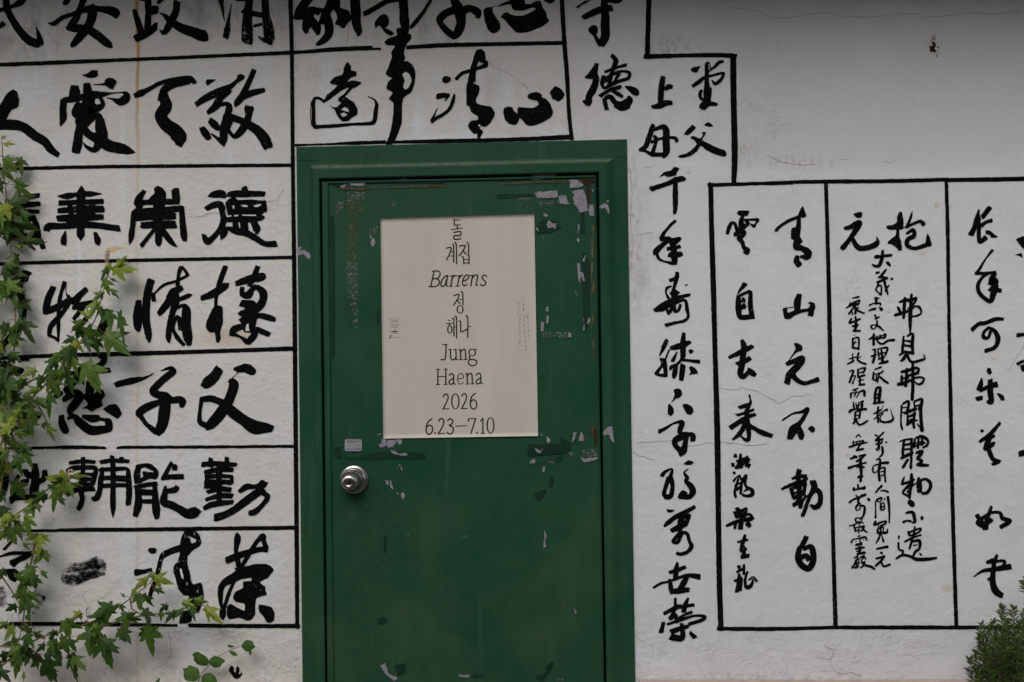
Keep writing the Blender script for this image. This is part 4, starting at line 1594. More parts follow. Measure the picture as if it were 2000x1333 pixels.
def poly_face(mb, pts, y, m=0, jit=0.6, smooth=True):
    """closed outline in photo pixels -> one flat patch, edges slightly ragged"""
    out = []
    n = len(pts); seed = rnd.random() * 100
    for i in range(n):
        p0, p1, p2, p3 = pts[i - 1], pts[i], pts[(i + 1) % n], pts[(i + 2) % n]
        k = max(1, int(math.dist(p1, p2) / 4))
        for j in range(k):
            t = j / k
            if smooth:
                c = tuple((b * 1 + (p2[q] - b) * t) * 0.45 + 0.55 * 0.5 * (2 * b + (p2[q] - p0[q]) * t + (2 * p0[q] - 5 * b + 4 * p2[q] - p3[q]) * t * t + (3 * b - p0[q] - 3 * p2[q] + p3[q]) * t ** 3) for q, b in enumerate(p1))
            else: c = tuple(p1[q] + (p2[q] - p1[q]) * t for q in range(2))
            z = len(out) * 0.6
            out.append((c[0] + jit * noise.noise(Vector((z, seed, 1))), c[1] + jit * noise.noise(Vector((z, seed, 5)))))
    vs = [P(*p, y) for p in out]
    from mathutils.geometry import tessellate_polygon
    mb.add(vs, tessellate_polygon([[Vector((p[0], p[1], 0)) for p in out]]), m)

chars = []; ox = oy = 0; kk = 1
for ln in TRACES.strip().splitlines():
    ln = ln.strip()
    if not ln: continue
    if ln[0] == '@': a = ln[1:].split(); ox, oy, kk = float(a[0]), float(a[1]), float(a[2]) * 10; 
    elif ln[0] == '#': chars.append({'mat': {'#d': DRY, '#w': WORN}.get(ln, PAINT), 's': []})
    else:
        if ln[0] in 'pk':
            v = [float(q) for q in ln[2:].split()]
            chars[-1]['s'].append((ln[0], [(ox + v[i] * kk, oy + v[i + 1] * kk) for i in range(0, len(v), 2)]))
        else:
            v = [float(q) for q in ln.split()]
            chars[-1]['s'].append(('s', [(ox + v[i] * kk, oy + v[i + 1] * kk, v[i + 2] * kk) for i in range(0, len(v) - 2, 3)]))

def panel_of(x, y):
    if x < 575: return 'grid'
    if x < 1112 and y < 280: return 'lintel'
    if x < 1385 or (y < 350 and x < 1440): return 'column'
    if x < 1616: return 'verse'
    if x < 1852: return 'scripture'
    return 'edge'
LINES = {
 'grid': [[(-6, 127, 8), (150, 121, 8), (300, 115, 7), (573, 103, 8)], [(-6, 331, 7), (150, 327, 7), (300, 325, 7), (572, 323, 7)], [(-6, 516, 7), (120, 512, 7), (260, 509, 7), (575, 503, 7)],
          [(-6, 700, 7), (100, 695, 8), (260, 691, 9), (430, 686, 8), (578, 681, 9)], [(12, 876, 5), (40, 876, 4)], [(55, 876, 4), (70, 875, 6), (87, 875, 5)], [(90, 875, 5), (117, 874, 6)], [(120, 874, 7), (160, 874, 7), (200, 875, 6), (206, 876, 4)],
          [(229, 876, 4), (240, 874, 6), (300, 874, 6), (450, 873, 6), (580, 872, 6)], [(8, 1038, 4), (60, 1037, 6), (110, 1037, 5)], [(112, 1036, 6), (170, 1035, 8), (241, 1035, 8)], [(245, 1035, 8), (395, 1033, 8)], [(399, 1033, 7), (500, 1032, 8), (581, 1031, 8)],
          [(20, 1219, 8), (120, 1219, 8), (220, 1220, 8), (345, 1222, 5)], [(370, 1222, 8), (480, 1223, 8), (583, 1223, 9)], [(567, -8, 9), (570, 110, 8), (572, 330, 8), (575, 560, 9), (577, 800, 9), (579, 1000, 9), (580.5, 1226, 8)]],
 'lintel': [[(574, 103, 7), (605, 101, 7), (650, 97, 9), (725, 94, 9)], [(724, 96, 4), (743, 96, 5)], [(796, 93, 8), (860, 89, 9), (940, 87, 8), (1105, 84, 8)], [(574, 284, 5), (640, 282, 4), (690, 280, 7), (752, 278, 7)], [(770, 278, 6), (870, 276, 8), (1000, 273, 8), (1117, 268, 10)],
            [(1097, -8, 9), (1102, 80, 9), (1107, 140, 9), (1110, 200, 8), (1113, 240, 8), (1117, 272, 8)]],
 'column': [[(1268, -8, 11), (1266, 50, 10), (1264, 112, 10)], [(1260, 111, 10), (1330, 109, 8), (1400, 108, 9), (1437, 110, 9)], [(1432, 108, 12), (1433, 200, 12), (1435, 300, 12), (1433, 358, 10)]],
 'verse': [[(1384, 362, 8), (1450, 360, 7), (1547, 357, 8)], [(1551, 356, 7), (1620, 355, 8)], [(1388, 360, 10), (1390, 450, 10), (1393, 550, 11), (1397, 700, 10), (1401, 850, 12), (1403, 1000, 11), (1405, 1130, 11), (1408, 1230, 11)],
           [(1402, 1228, 8), (1500, 1229, 8), (1632, 1226, 7)], [(1613, 357, 8), (1616, 450, 8), (1620, 620, 9), (1623, 800, 9), (1626, 1000, 8), (1632, 1224, 9)]],
 'scripture': [[(1622, 355, 8), (1750, 354, 8), (1850, 351, 8)], [(1634, 1226, 7), (1750, 1226, 8), (1866, 1226, 8)], [(1848, 352, 7), (1851, 450, 8), (1853, 600, 7), (1857, 800, 8), (1861, 1000, 8), (1868, 1226, 8)]],
 'edge': [[(1852, 352, 8), (1930, 351, 9), (2030, 349, 9)], [(1870, 1226, 8), (1930, 1226, 7), (2030, 1225, 7)]],
}
PLAB = {'grid': 'seven ruled rows of large bold characters left of the door', 'lintel': 'two ruled rows of characters above the door', 'column': 'tall single column of characters right of the door',
        'verse': 'ruled panel with two columns of mid sized characters', 'scripture': 'ruled panel crowded with small characters', 'edge': 'last panel at the right edge'}
panels = {}
for nm, ls in LINES.items():
    mb = MB()
    for q, l in enumerate(ls): stroke_faces(mb, l, 0, 0.0012 + 0.00003 * q, 1.1, 4, 0, True)
    panels[nm] = mb.build('painted_border', PAINT, wall); panels[nm]['label'] = PLAB[nm]
BOLD = {'grid': 1.10, 'lintel': 1.06, 'column': 1.04, 'verse': 1.02, 'edge': 1.0}
for ch in chars:
    mb = MB(); xs = [p for s in ch['s'] for p in s[1]]
    cx, cy = sum(p[0] for p in xs) / len(xs), sum(p[1] for p in xs) / len(xs)
    pn = panel_of(cx, cy)
    for q, (t, pts) in enumerate(ch['s']):
        y = 0.0014 + 0.00004 * q
        if t == 's': stroke_faces(mb, [(a, b, w * BOLD.get(pn, 1.0) + (0.8 if pn in BOLD and w > 4 else 0)) for a, b, w in pts], 0, y, 1.0, 2.5, 0, pn in BOLD)
        elif t == 'p': poly_face(mb, pts, y, 0, 0.9)
        else: poly_face(mb, pts, y + 0.0003, 1, 0.4)
    mb.build('painted_character', [ch['mat'], WALL], panels[pn])
# stray blot of black paint low on the wall
mb = MB(); poly_face(mb, [(446 + a, 1300 + b) for a, b in ((0, 9), (6, 0), (10, 3), (11, 12), (14, 14), (17, 0), (21, 4), (22, 13), (19, 16), (23, 17), (26, 12), (27, 18), (20, 26), (12, 26), (6, 17))], 0.0014)
mb.build('paint_blot', PAINT, wall)
# hairline cracks in the plaster
for pts in ([(1430, 14), (1480, 22), (1510, 34), (1524, 36), (1550, 34), (1580, 27), (1612, 25), (1650, 34), (1700, 34), (1760, 27), (1793, 28), (1802, 36), (1850, 30), (1900, 24), (1935, 30), (2010, 20)],
            [(1500, 305), (1530, 318), (1570, 324), (1600, 320)], [(1640, 312), (1668, 311)], [(1725, 316), (1742, 318), (1752, 312)],
            [(1222, 320), (1232, 340), (1234, 380), (1231, 430), (1236, 470), (1234, 520)], [(1243, 866), (1270, 864), (1310, 862), (1345, 872), (1385, 866), (1412, 864), (1460, 870), (1510, 868)],
            [(675, 10), (681, 60), (676, 85), (674, 120)], [(955, 110), (958, 125), (970, 135), (975, 134), (1005, 150), (1030, 172), (1036, 182)], [(1400, 758), (1440, 762), (1448, 757), (1480, 764), (1500, 776), (1520, 788), (1550, 775), (1600, 771)],
            [(1238, 884), (1245, 890), (1290, 901)], [(1610, 1262), (1630, 1270), (1622, 1290), (1590, 1284)], [(1620, 1300), (1640, 1318), (1665, 1315), (1690, 1326)], [(365, 425), (385, 424), (410, 417), (435, 416)], [(520, 394), (540, 393), (550, 375), (560, 365)],
            [(1240, 460), (1255, 458), (1280, 455)], [(1256, 326), (1266, 328), (1275, 324)], [(2004, 670), (1980, 705), (1965, 735)], [(330, 1235), (335, 1280), (318, 1300), (290, 1310)], [(1452, 282), (1446, 290), (1450, 300), (1458, 303)], [(160, 1160), (175, 1190), (172, 1215)]):
    mb = MB(); pp = []
    for a, b in zip(pts, pts[1:]):
        for k in range(4):
            t = k / 4; pp.append((a[0] + (b[0] - a[0]) * t + rnd.uniform(-1.5, 1.5), a[1] + (b[1] - a[1]) * t + rnd.uniform(-1.5, 1.5), rnd.uniform(0.5, 1.5)))
    pp = [(x, y, w * (0.55 + 0.5 * noise.noise(Vector((x * 0.03, y * 0.03, 2))))) for x, y, w in pp]
    stroke_faces(mb, pp, 0, 0.0009, 0.3, 3); mb.build('hairline_crack', CRACK, wall)

mb = MB()
for q, pts in enumerate(([(1822, 83, 4), (1825, 88, 6), (1821, 95, 9), (1819, 99, 6)], [(1822, 98, 6), (1826, 100, 5)], [(1830, 94, 1.6), (1834, 92, 1.6)], [(1829, 108, 2), (1830, 112, 1.5)], [(1817, 90, 2), (1816, 94, 2)])): stroke_faces(mb, pts, 0, 0.0008 + q * 0.00002, 1.2, 1.5)
mb.build('nail_hole', HOLE, wall)

# ------------------------------------------------------------------ the door
door = empty('metal_door', P(905, 1558)); door.location.z = 0
tag(door, 'chipped dark green metal door with a round steel knob in the calligraphy wall', 'door', kind='thing')
GZ = 1558            # the ground, in photo pixels below the picture
def ring(mb, off_l, off_t, off_r, dep, m=0, bottom=GZ):
    """mitred three-sided profile (left jamb, head, right jamb); offsets from the outer outline in photo pixels"""
    def line(ax, ay, bx, by, o):   # shift a line to its right by o
        dx, dy = bx - ax, by - ay; d = math.hypot(dx, dy); nx, ny = -dy / d, dx / d
        return (ax + nx * o, ay + ny * o, bx + nx * o, by + ny * o)
    def cross(l1, l2):
        x1, y1, x2, y2 = l1; x3, y3, x4, y4 = l2
        dn = (x1 - x2) * (y3 - y4) - (y1 - y2) * (x3 - x4)
        return (((x1 * y2 - y1 * x2) * (x3 - x4) - (x1 - x2) * (x3 * y4 - y3 * x4)) / dn, ((x1 * y2 - y1 * x2) * (y3 - y4) - (y1 - y2) * (x3 * y4 - y3 * x4)) / dn)
    TL, TR, BL, BR = (579.5, 288), (1224, 273), (594, bottom), (1244, bottom)
    rows = []
    for ol, ot, orr, d in zip(off_l, off_t, off_r, dep):
        l = line(*BL, *TL, ol); t = line(*TL, *TR, ot); r = line(*TR, *BR, orr)
        a, b = cross(l, t), cross(t, r)
        rows.append([P(l[0], l[1]), P(*a), P(*b), P(r[2], r[3])])
        for v in rows[-1]: v.y = -d
    n = len(rows)
    mb.add([v for r_ in rows for v in r_], [(i * 4 + k, i * 4 + k + 1, (i + 1) * 4 + k + 1, (i + 1) * 4 + k) for i in range(n - 1) for k in range(3)], m)
    return rows
fr = MB()
ring(fr, (0, 0, 2, 24, 28, 32, 36, 43, 45, 47), (0, 0, 2, 35, 38, 44, 47, 62, 64, 66), (0, 0, 2, 22, 28, 36, 42, 54, 56, 58),
     (-0.01, 0.006, 0.008, 0.009, 0.011, 0.017, 0.020, 0.020, 0.018, -0.045))
for q_ in range(len(fr.f)):      # paler dusty green paints a sky highlight on the head's sloping step
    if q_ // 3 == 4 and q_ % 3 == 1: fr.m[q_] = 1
fr.build('door_frame', [GREEN, DUST_HIGHLIGHT], door)
thr = MB(); thr.box(P(594, 0).x, P(1242, 0).x, -0.03, 0.24, 0.0, 0.02); thr.build('threshold', CONC, door)
bk = MB(); bk.box(op_l, op_r, 0.05, 0.055, 0.021, op_t - 0.001); bk.build('rebate_back', mat_flat('dark_rebate', (0.01, 0.012, 0.011), (0.02, 0.02, 0.02), 20), door)
for pts in ([(581, 313, 1.3), (600, 313, 1.0), (614, 314, 1.2)], [(1205, 306, 1.0), (1226, 309, 1.2)], [(618, 322, 1.2), (612, 316, 1.0)]):
    mb = MB(); stroke_faces(mb, pts, 0, 0.0105, 0.4, 3); mb.build('corner_seam', bpy.data.materials['dark_rebate'], [c_ for c_ in col.objects if c_.name.startswith('door_frame')][0])
lf = MB()
rows = ring(lf, (49, 49, 50.5, 60, 63, 66), (69, 69, 70, 72.5, 74, 75), (61, 61, 62, 63, 64, 65), (-0.045, 0.008, 0.010, 0.010, 0.004, 0.0035))
inner = rows[-1]
# leaf face as a gently buckled sheet
def leaf_pt(u, v):
    a = inner[1].lerp(inner[2], u); b = inner[0].lerp(inner[3], u); p = a.lerp(b, v)
    e = min(u, 1 - u, v * 2) ; w = min(1, e / 0.06)
    p.y -= w * (0.0013 * noise.noise(Vector((u * 2.2, v * 3, 4))) + 0.0005 * noise.noise(Vector((u * 7, v * 9, 8)))); return p
NU, NV = 40, 70
lf.add([leaf_pt(i / NU, j / NV) for j in range(NV + 1) for i in range(NU + 1)], [(j * (NU + 1) + i, j * (NU + 1) + i + 1, (j + 1) * (NU + 1) + i + 1, (j + 1) * (NU + 1) + i) for j in range(NV) for i in range(NU)])
leaf = lf.build('door_leaf', GREEN, door)
for p in leaf.data.polygons[-NU * NV:]: p.use_smooth = True
# worn patches: bared primer, tape marks, rust, darker old paint
PM = {'g': ('bare_primer', mat_broken('grey_primer', (0.225, 0.215, 0.245), (0.29, 0.28, 0.315), 0.30, 0.40, 150)), 'p': ('bare_primer', None), 'd': ('dark_paint_patch', mat_broken('dark_green_patch', (0.004, 0.026, 0.014), (0.007, 0.036, 0.020), 0.26, 0.42, 60)),
      'h': ('tape_residue', mat_broken('torn_tape', (0.10, 0.125, 0.11), (0.17, 0.185, 0.17), 0.46, 0.58, 130)), 'm': ('tape_residue', mat_broken('mossy_tape', (0.055, 0.070, 0.045), (0.13, 0.135, 0.09), 0.47, 0.60, 220)),
      'r': ('rust_and_shade_mark', mat_broken('rust_streak', (0.075, 0.045, 0.020), (0.13, 0.09, 0.05), 0.40, 0.54, 120)), 'b': ('rust_and_shade_mark', mat_broken('dark_rust_and_shade', (0.020, 0.014, 0.009), (0.045, 0.022, 0.012), 0.28, 0.42, 60)), 'y': ('rust_and_shade_mark', mat_broken('pale_rust_run', (0.09, 0.075, 0.035), (0.16, 0.12, 0.07), 0.46, 0.58, 120, 0.7, (1, 1, 0.2)))}  # the darkest rust also paints the shadow at the leaf's top right corner
PM['p'] = ('bare_primer', mat_broken('pink_primer', (0.22, 0.16, 0.15), (0.30, 0.24, 0.24), 0.28, 0.36, 240)); PM['f'] = ('bare_primer', PM['g'][1])
groups = {}
for ln in PATCHES.strip().splitlines():
    if ln[0] == '@': a = ln[1:].split(); ox, oy, kk = float(a[0]), float(a[1]), float(a[2]) * 10; continue
    v = [float(q) for q in ln[2:].split()]
    pts = [(ox + v[i] * kk, oy + v[i + 1] * kk) for i in range(0, len(v), 2)]
    groups.setdefault(ln[0], []).append(pts)
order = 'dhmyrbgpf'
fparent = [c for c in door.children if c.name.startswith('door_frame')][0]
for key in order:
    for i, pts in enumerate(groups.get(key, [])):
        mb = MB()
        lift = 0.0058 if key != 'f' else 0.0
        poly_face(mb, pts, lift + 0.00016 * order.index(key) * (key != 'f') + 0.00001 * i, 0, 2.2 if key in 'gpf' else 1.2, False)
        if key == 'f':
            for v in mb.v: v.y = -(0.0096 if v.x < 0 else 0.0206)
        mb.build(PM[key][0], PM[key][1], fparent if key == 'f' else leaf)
# door knob: rose, neck and ball turned about an axis standing out of the leaf
def lathe(mb, c, prof, n=40, m=0):
    vs = []
    for r_, d in prof: vs += [(c.x - 0.16 * d + r_ * math.cos(2 * math.pi * k / n), -d - 0.006, c.z - 0.03 * d + r_ * math.sin(2 * math.pi * k / n)) for k in range(n)]   # the old knob sags a little to one side
    mb.add(vs, [(i * n + k, i * n + (k + 1) % n, (i + 1) * n + (k + 1) % n, (i + 1) * n + k) for i in range(len(prof) - 1) for k in range(n)], m)
kc = P(692.5, 937)
knob = empty('door_knob', kc); knob.parent = door; knob.location = kc - parent_world(door)
mb = MB(); lathe(mb, kc, [(0.0470, 0.0), (0.0470, 0.004), (0.0450, 0.0062), (0.0430, 0.0060), (0.0395, 0.0085), (0.0365, 0.014), (0.0350, 0.0150), (0.0335, 0.0130), (0.0, 0.0130)])
mb.build('knob_rose', STEEL, knob, True)
mb = MB(); lathe(mb, kc, [(0.023, 0.0125), (0.023, 0.020), (0.0275, 0.024), (0.0312, 0.031), (0.0325, 0.039), (0.0318, 0.047), (0.0290, 0.055), (0.0240, 0.062), (0.0175, 0.0665), (0.0135, 0.0680), (0.0128, 0.0674)])
mb.build('knob_ball', STEEL, knob, True)
mb = MB(); lathe(mb, kc, [(0.0129, 0.0672), (0.0108, 0.0680), (0.0092, 0.0645), (0.0, 0.0645)], 24); mb.build('lock_ring', STEEL, knob, True)
mb = MB(); lathe(mb, kc, [(0.0082, 0.0644), (0.0076, 0.0660), (0.0, 0.0662)], 24); kx = kc.x - 0.16 * 0.066; mb.box(kx - 0.0010, kx + 0.0010, -0.0728, -0.0723, kc.z - 0.0068, kc.z + 0.0028); mb.build('lock_cylinder', DARKM, knob)

# ------------------------------------------------------------------ the poster
PC = ((743, 427), (1043.5, 418), (1051, 852), (748.5, 857))
def poster_depth(u, v):
    return 0.0088 + 0.0009 * math.sin(u * 9 + 1.0) * (0.4 + 0.6 * v) + 0.0012 * noise.noise(Vector((u * 3, v * 4, 2))) + 0.0016 * max(0, u - 0.93) / 0.07 * abs(v - 0.5)
def inv_uv(px, py):
    v = (py - 422) / 432
    for _ in range(6):
        l = PC[0][0] + (PC[3][0] - PC[0][0]) * v; r = PC[1][0] + (PC[2][0] - PC[1][0]) * v; u = (px - l) / (r - l)
        t = PC[0][1] + (PC[1][1] - PC[0][1]) * u; b = PC[3][1] + (PC[2][1] - PC[3][1]) * u; v = (py - t) / (b - t)
    return u, v
mb = MB(); NU, NV = 48, 48; lay = []
for back in (0, 1):
    for j in range(NV + 1):
        for i in range(NU + 1):
            u, v = i / NU, j / NV
            x = (PC[0][0] * (1 - u) + PC[1][0] * u) * (1 - v) + (PC[3][0] * (1 - u) + PC[2][0] * u) * v
            y = (PC[0][1] * (1 - u) + PC[1][1] * u) * (1 - v) + (PC[3][1] * (1 - u) + PC[2][1] * u) * v
            lay.append(P(x, y, poster_depth(u, v) - 0.0004 * back))
W1 = NU + 1; B0 = W1 * (NV + 1)
fs = [(j * W1 + i, j * W1 + i + 1, (j + 1) * W1 + i + 1, (j + 1) * W1 + i) for j in range(NV) for i in range(NU)]
fs += [tuple(q + B0 for q in f[::-1]) for f in fs]
edge = [i for i in range(W1)] + [j * W1 + NU for j in range(1, NV + 1)] + [NV * W1 + i for i in range(NU - 1, -1, -1)] + [j * W1 for j in range(NV - 1, 0, -1)]
fs += [(a, b, b + B0, a + B0) for a, b in zip(edge, edge[1:] + edge[:1])]
mb.add(lay, fs)
poster = mb.build('exhibition_poster', PAPER, None, True)
tag(poster, 'cream paper exhibition poster in Korean and English taped to the green door', 'poster')
def on_poster(mb, start):
    for v in mb.v[start:]:
        f = (DIST + v.y) / DIST
        px, py = v.x / (S * f) + 1000, 666.5 - (v.z - CH) / (S * f)
        v2 = P(px, py, poster_depth(*inv_uv(px, py)) + 0.0005 - v.y - 0.003); v.x, v.y, v.z = v2
ROWS = {}; q = 0
for ln in POSTER.strip().splitlines():
    if ln[0] == '@': a = ln[1:].split(); ox, oy, kk = float(a[0]), float(a[1]), float(a[2]) * 10; continue
    q += 1; y0_ = oy + float(ln.split()[2 if ln[0] in 'ed' else 1]) * kk
    row = min((450, 495, 545, 593, 640, 690, 738, 785, 833), key=lambda r_: abs(r_ - y0_)); tx = ROWS.setdefault(row, MB()); st = len(tx.v)
    if ln[0] in 'ed':
        v = [float(w) for w in ln[2:].split()]; cx, cy = ox + v[0] * kk, oy + v[1] * kk
        if ln[0] == 'd': stroke_faces(tx, [(cx - .2, cy, 3.6), (cx + .2, cy, 3.6)], 0, 0.003, 0, 1)
        else:
            rx, ry = v[2] * kk, v[3] * kk; nn = 26
            stroke_faces(tx, [(cx + rx * math.cos(6.2832 * k / nn), cy + ry * math.sin(6.2832 * k / nn), 1.7 + 1.1 * abs(math.cos(6.2832 * k / nn))) for k in range(nn + 1)], 0, 0.003, 0, 1.2)
    else:
        v = [float(w) for w in ln.split()]
        pts = [(ox + v[i] * kk, oy + v[i + 1] * kk) for i in range(0, len(v) - 1, 2)]
        hz = abs(pts[-1][0] - pts[0][0]) > 1.6 * abs(pts[-1][1] - pts[0][1])
        stroke_faces(tx, [(x, y, 1.9 if hz else 2.7) for x, y in pts], 0, 0.003 + 0.000004 * (q % 9), 0, 1.5)
    on_poster(tx, st)
for row in sorted(ROWS): ROWS[row].build('printed_line', INK, poster)
sm = MB()
def tiny(x, y, w, h, n):
    for _ in range(n):
        a = (x + rnd.uniform(0, w), y + rnd.uniform(0, h)); 
        b = (a[0] + rnd.choice((0, rnd.uniform(-.5, .5) * w)), a[1] + rnd.uniform(-.5, .5) * h)
        st = len(sm.v); stroke_faces(sm, [(*a, 1.05), (*b, 1.05)], 0, 0.003, 0, 2); on_poster(sm, st)
for k in range(13): tiny(1020.5 + k * 0.35, 583 + k * 8.2, 3, 5, 3)
for k in range(6): tiny(1029 + k * 0.3, 612 + k * 8.2, 3, 5, 3)
for k in range(44): tiny(1011 + k * 0.05, 591 + k * 2.0, 4.5, 1.5, 1)
sm.build('small_print', GREYINK, poster); sm = MB()
for y, x0, x1 in ((623.5, 760, 781), (626.5, 764, 778), (629.5, 762, 780), (635, 760, 781.5), (638, 764, 777), (640.5, 763, 779), (651.5, 765, 778), (659.5, 769, 782)):
    x = x0
    while x < x1: tiny(x, y - 0.6, 1.4, 1.0, 1); x += 1.5
sm.build('small_print', GREYINK, poster)
lg = MB()
for pts in ([(763.5, 655, 1.8), (761, 661, 2)], [(765, 660, 2), (766, 660.5, 2)], [(764, 648.5, 1), (770, 648, 2), (778, 648.5, 1.4)], [(771, 645.5, 1.5), (771.5, 649.5, 1.5)]):
    st = len(lg.v); stroke_faces(lg, pts, 0, 0.003, 0, 1); on_poster(lg, st)
lg.build('printed_emblem', INK, poster)

# ------------------------------------------------------------------ small sticker
mb = MB()
def rr(x0, y0, x1, y1, r):
    o = []
    for cx, cy, a0 in ((x1 - r, y0 + r, -90), (x1 - r, y1 - r, 0), (x0 + r, y1 - r, 90), (x0 + r, y0 + r, 180)):
        o += [(cx + r * math.cos(math.radians(a0 + 90 * k / 4)), cy + r * math.sin(math.radians(a0 + 90 * k / 4))) for k in range(5)]
    return o
o_ = rr(673.5, 858.5, 706.5, 881.5, 3)
vs = [P(x, y, 0.0086) for x, y in o_] + [P(x, y, 0.005) for x, y in o_]; n = len(o_)
mb.add(vs, [tuple(range(n))[::-1]] + [(k, (k + 1) % n, n + (k + 1) % n, n + k) for k in range(n)])
stk = mb.build('service_sticker', STICK)
tag(stk, 'small grey printed sticker stuck just above the knob on the green door', 'sticker')
def text_on(body, px, py, h, w, parent, mat, d, name):
    cu = bpy.data.curves.new(name, 'FONT'); cu.body = body; cu.align_x = 'LEFT'
    t = bpy.data.objects.new(name, cu); col.objects.link(t)
    dg = bpy.context.evaluated_depsgraph_get(); me = bpy.data.meshes.new_from_object(t.evaluated_get(dg))
    bpy.data.objects.remove(t); 
    if not me.vertices: return
    xs = [v.co.x for v in me.vertices]; ys = [v.co.y for v in me.vertices]
    for v in me.vertices:
        x = (v.co.x - min(xs)) / (max(xs) - min(xs)); y = (v.co.y - min(ys)) / (max(ys) - min(ys))
        v.co = P(px + x * w, py - y * h, d)
    me.materials.clear(); me.materials.append(mat); me.name = name
    o = bpy.data.objects.new(name, me); col.objects.link(o); o.parent = parent
text_on('종합설비', 677, 866, 6, 27, stk, INK, 0.0089, 'printed_line')
text_on('수도 난방', 677, 872.4, 3.6, 26, stk, GREYINK, 0.0089, 'printed_line')
text_on('062-224-9600', 676.5, 879.5, 4.6, 28, stk, INK, 0.0089, 'printed_line')

# ------------------------------------------------------------------ vines
HALF = [(0.10, -0.05), (0.24, -0.09), (0.25, 0.05), (0.21, 0.12), (0.36, 0.20), (0.46, 0.36), (0.62, 0.52), (0.44, 0.49), (0.30, 0.45), (0.165, 0.42), (0.23, 0.56), (0.175, 0.66), (0.175, 0.77), (0.08, 0.90), (0.0, 1.10)]
OVAL = [(0.10, 0.0), (0.30, 0.14), (0.42, 0.36), (0.42, 0.56), (0.32, 0.78), (0.14, 0.93), (0.0, 1.04)]
def add_leaf(mb, base, ang, size, shape=HALF, fold=None, pitch=None, roll=None, width=1.0, curl=None, r=rnd):
    """base: world point of the leaf's foot; ang: 0 points down, + towards the right; size in metres"""
    fold = r.uniform(0.10, 0.5) if fold is None else fold
    pitch = r.uniform(-0.2, 0.65) if pitch is None else pitch
    roll = r.uniform(-0.75, 0.75) if roll is None else roll
    curl = r.uniform(0.05, 0.35) if curl is None else curl
    j = lambda: r.uniform(0.90, 1.10)
    ctr = [(0, 0.0), (0, 0.30), (0, 0.62)]
    ca, sa = math.cos(roll), math.sin(roll); cp, sp = math.cos(pitch), math.sin(pitch)
    cd, sdn = math.cos(ang), math.sin(ang)
    def tr(x, y):
        z = -abs(x) * fold - curl * y * y + 0.02 * math.sin(9 * y + x * 7)
        x *= width
        x, z = x * ca + z * sa, -x * sa + z * ca
        y, z = y * cp - z * sp, y * sp + z * cp
        # local y runs along the leaf, x across, z towards the camera
        dx, dz = x * cd + y * sdn, x * sdn - y * cd
        return base + Vector((dx, -z, dz)) * size
    for sgn in (1, -1):
        pts = [(0, 0)] + [(sgn * a * j(), b * j() if a else b) for a, b in shape]
        vs = [tr(*p) for p in pts] + [tr(*ctr[1])]
        c = len(vs) - 1
        fs = [(k, k + 1, c) if sgn > 0 else (k + 1, k, c) for k in range(len(pts) - 1)]
        mb.add(vs, fs)
        mb.last = getattr(mb, 'last', 0)
    # weld the midrib so that the two halves read as one leaf
    nv = len(shape) + 2
    b2 = len(mb.v) - nv; b1 = b2 - nv
    rep = {b2: b1, b2 + nv - 1: b1 + nv - 1, b2 + nv - 2: b1 + nv - 2}
    k = len(mb.f) - (nv - 2)
    for i in range(k, len(mb.f)): mb.f[i] = tuple(rep.get(q_, q_) for q_ in mb.f[i])
def bezier_path(pts, d0, d1, n=8):
    pp = catmull([(x, y, 0) for x, y in pts], 12); m = len(pp)
    return [P(x, y, d0 + (d1 - d0) * i / (m - 1) + 0.006 * math.sin(i * 0.9)) for i, (x, y, _) in enumerate(pp)]
def px_of(p):
    f = (DIST + p.y) / DIST
    return p.x / (S * f) + 1000, 666.5 - (p.z - CH) / (S * f)
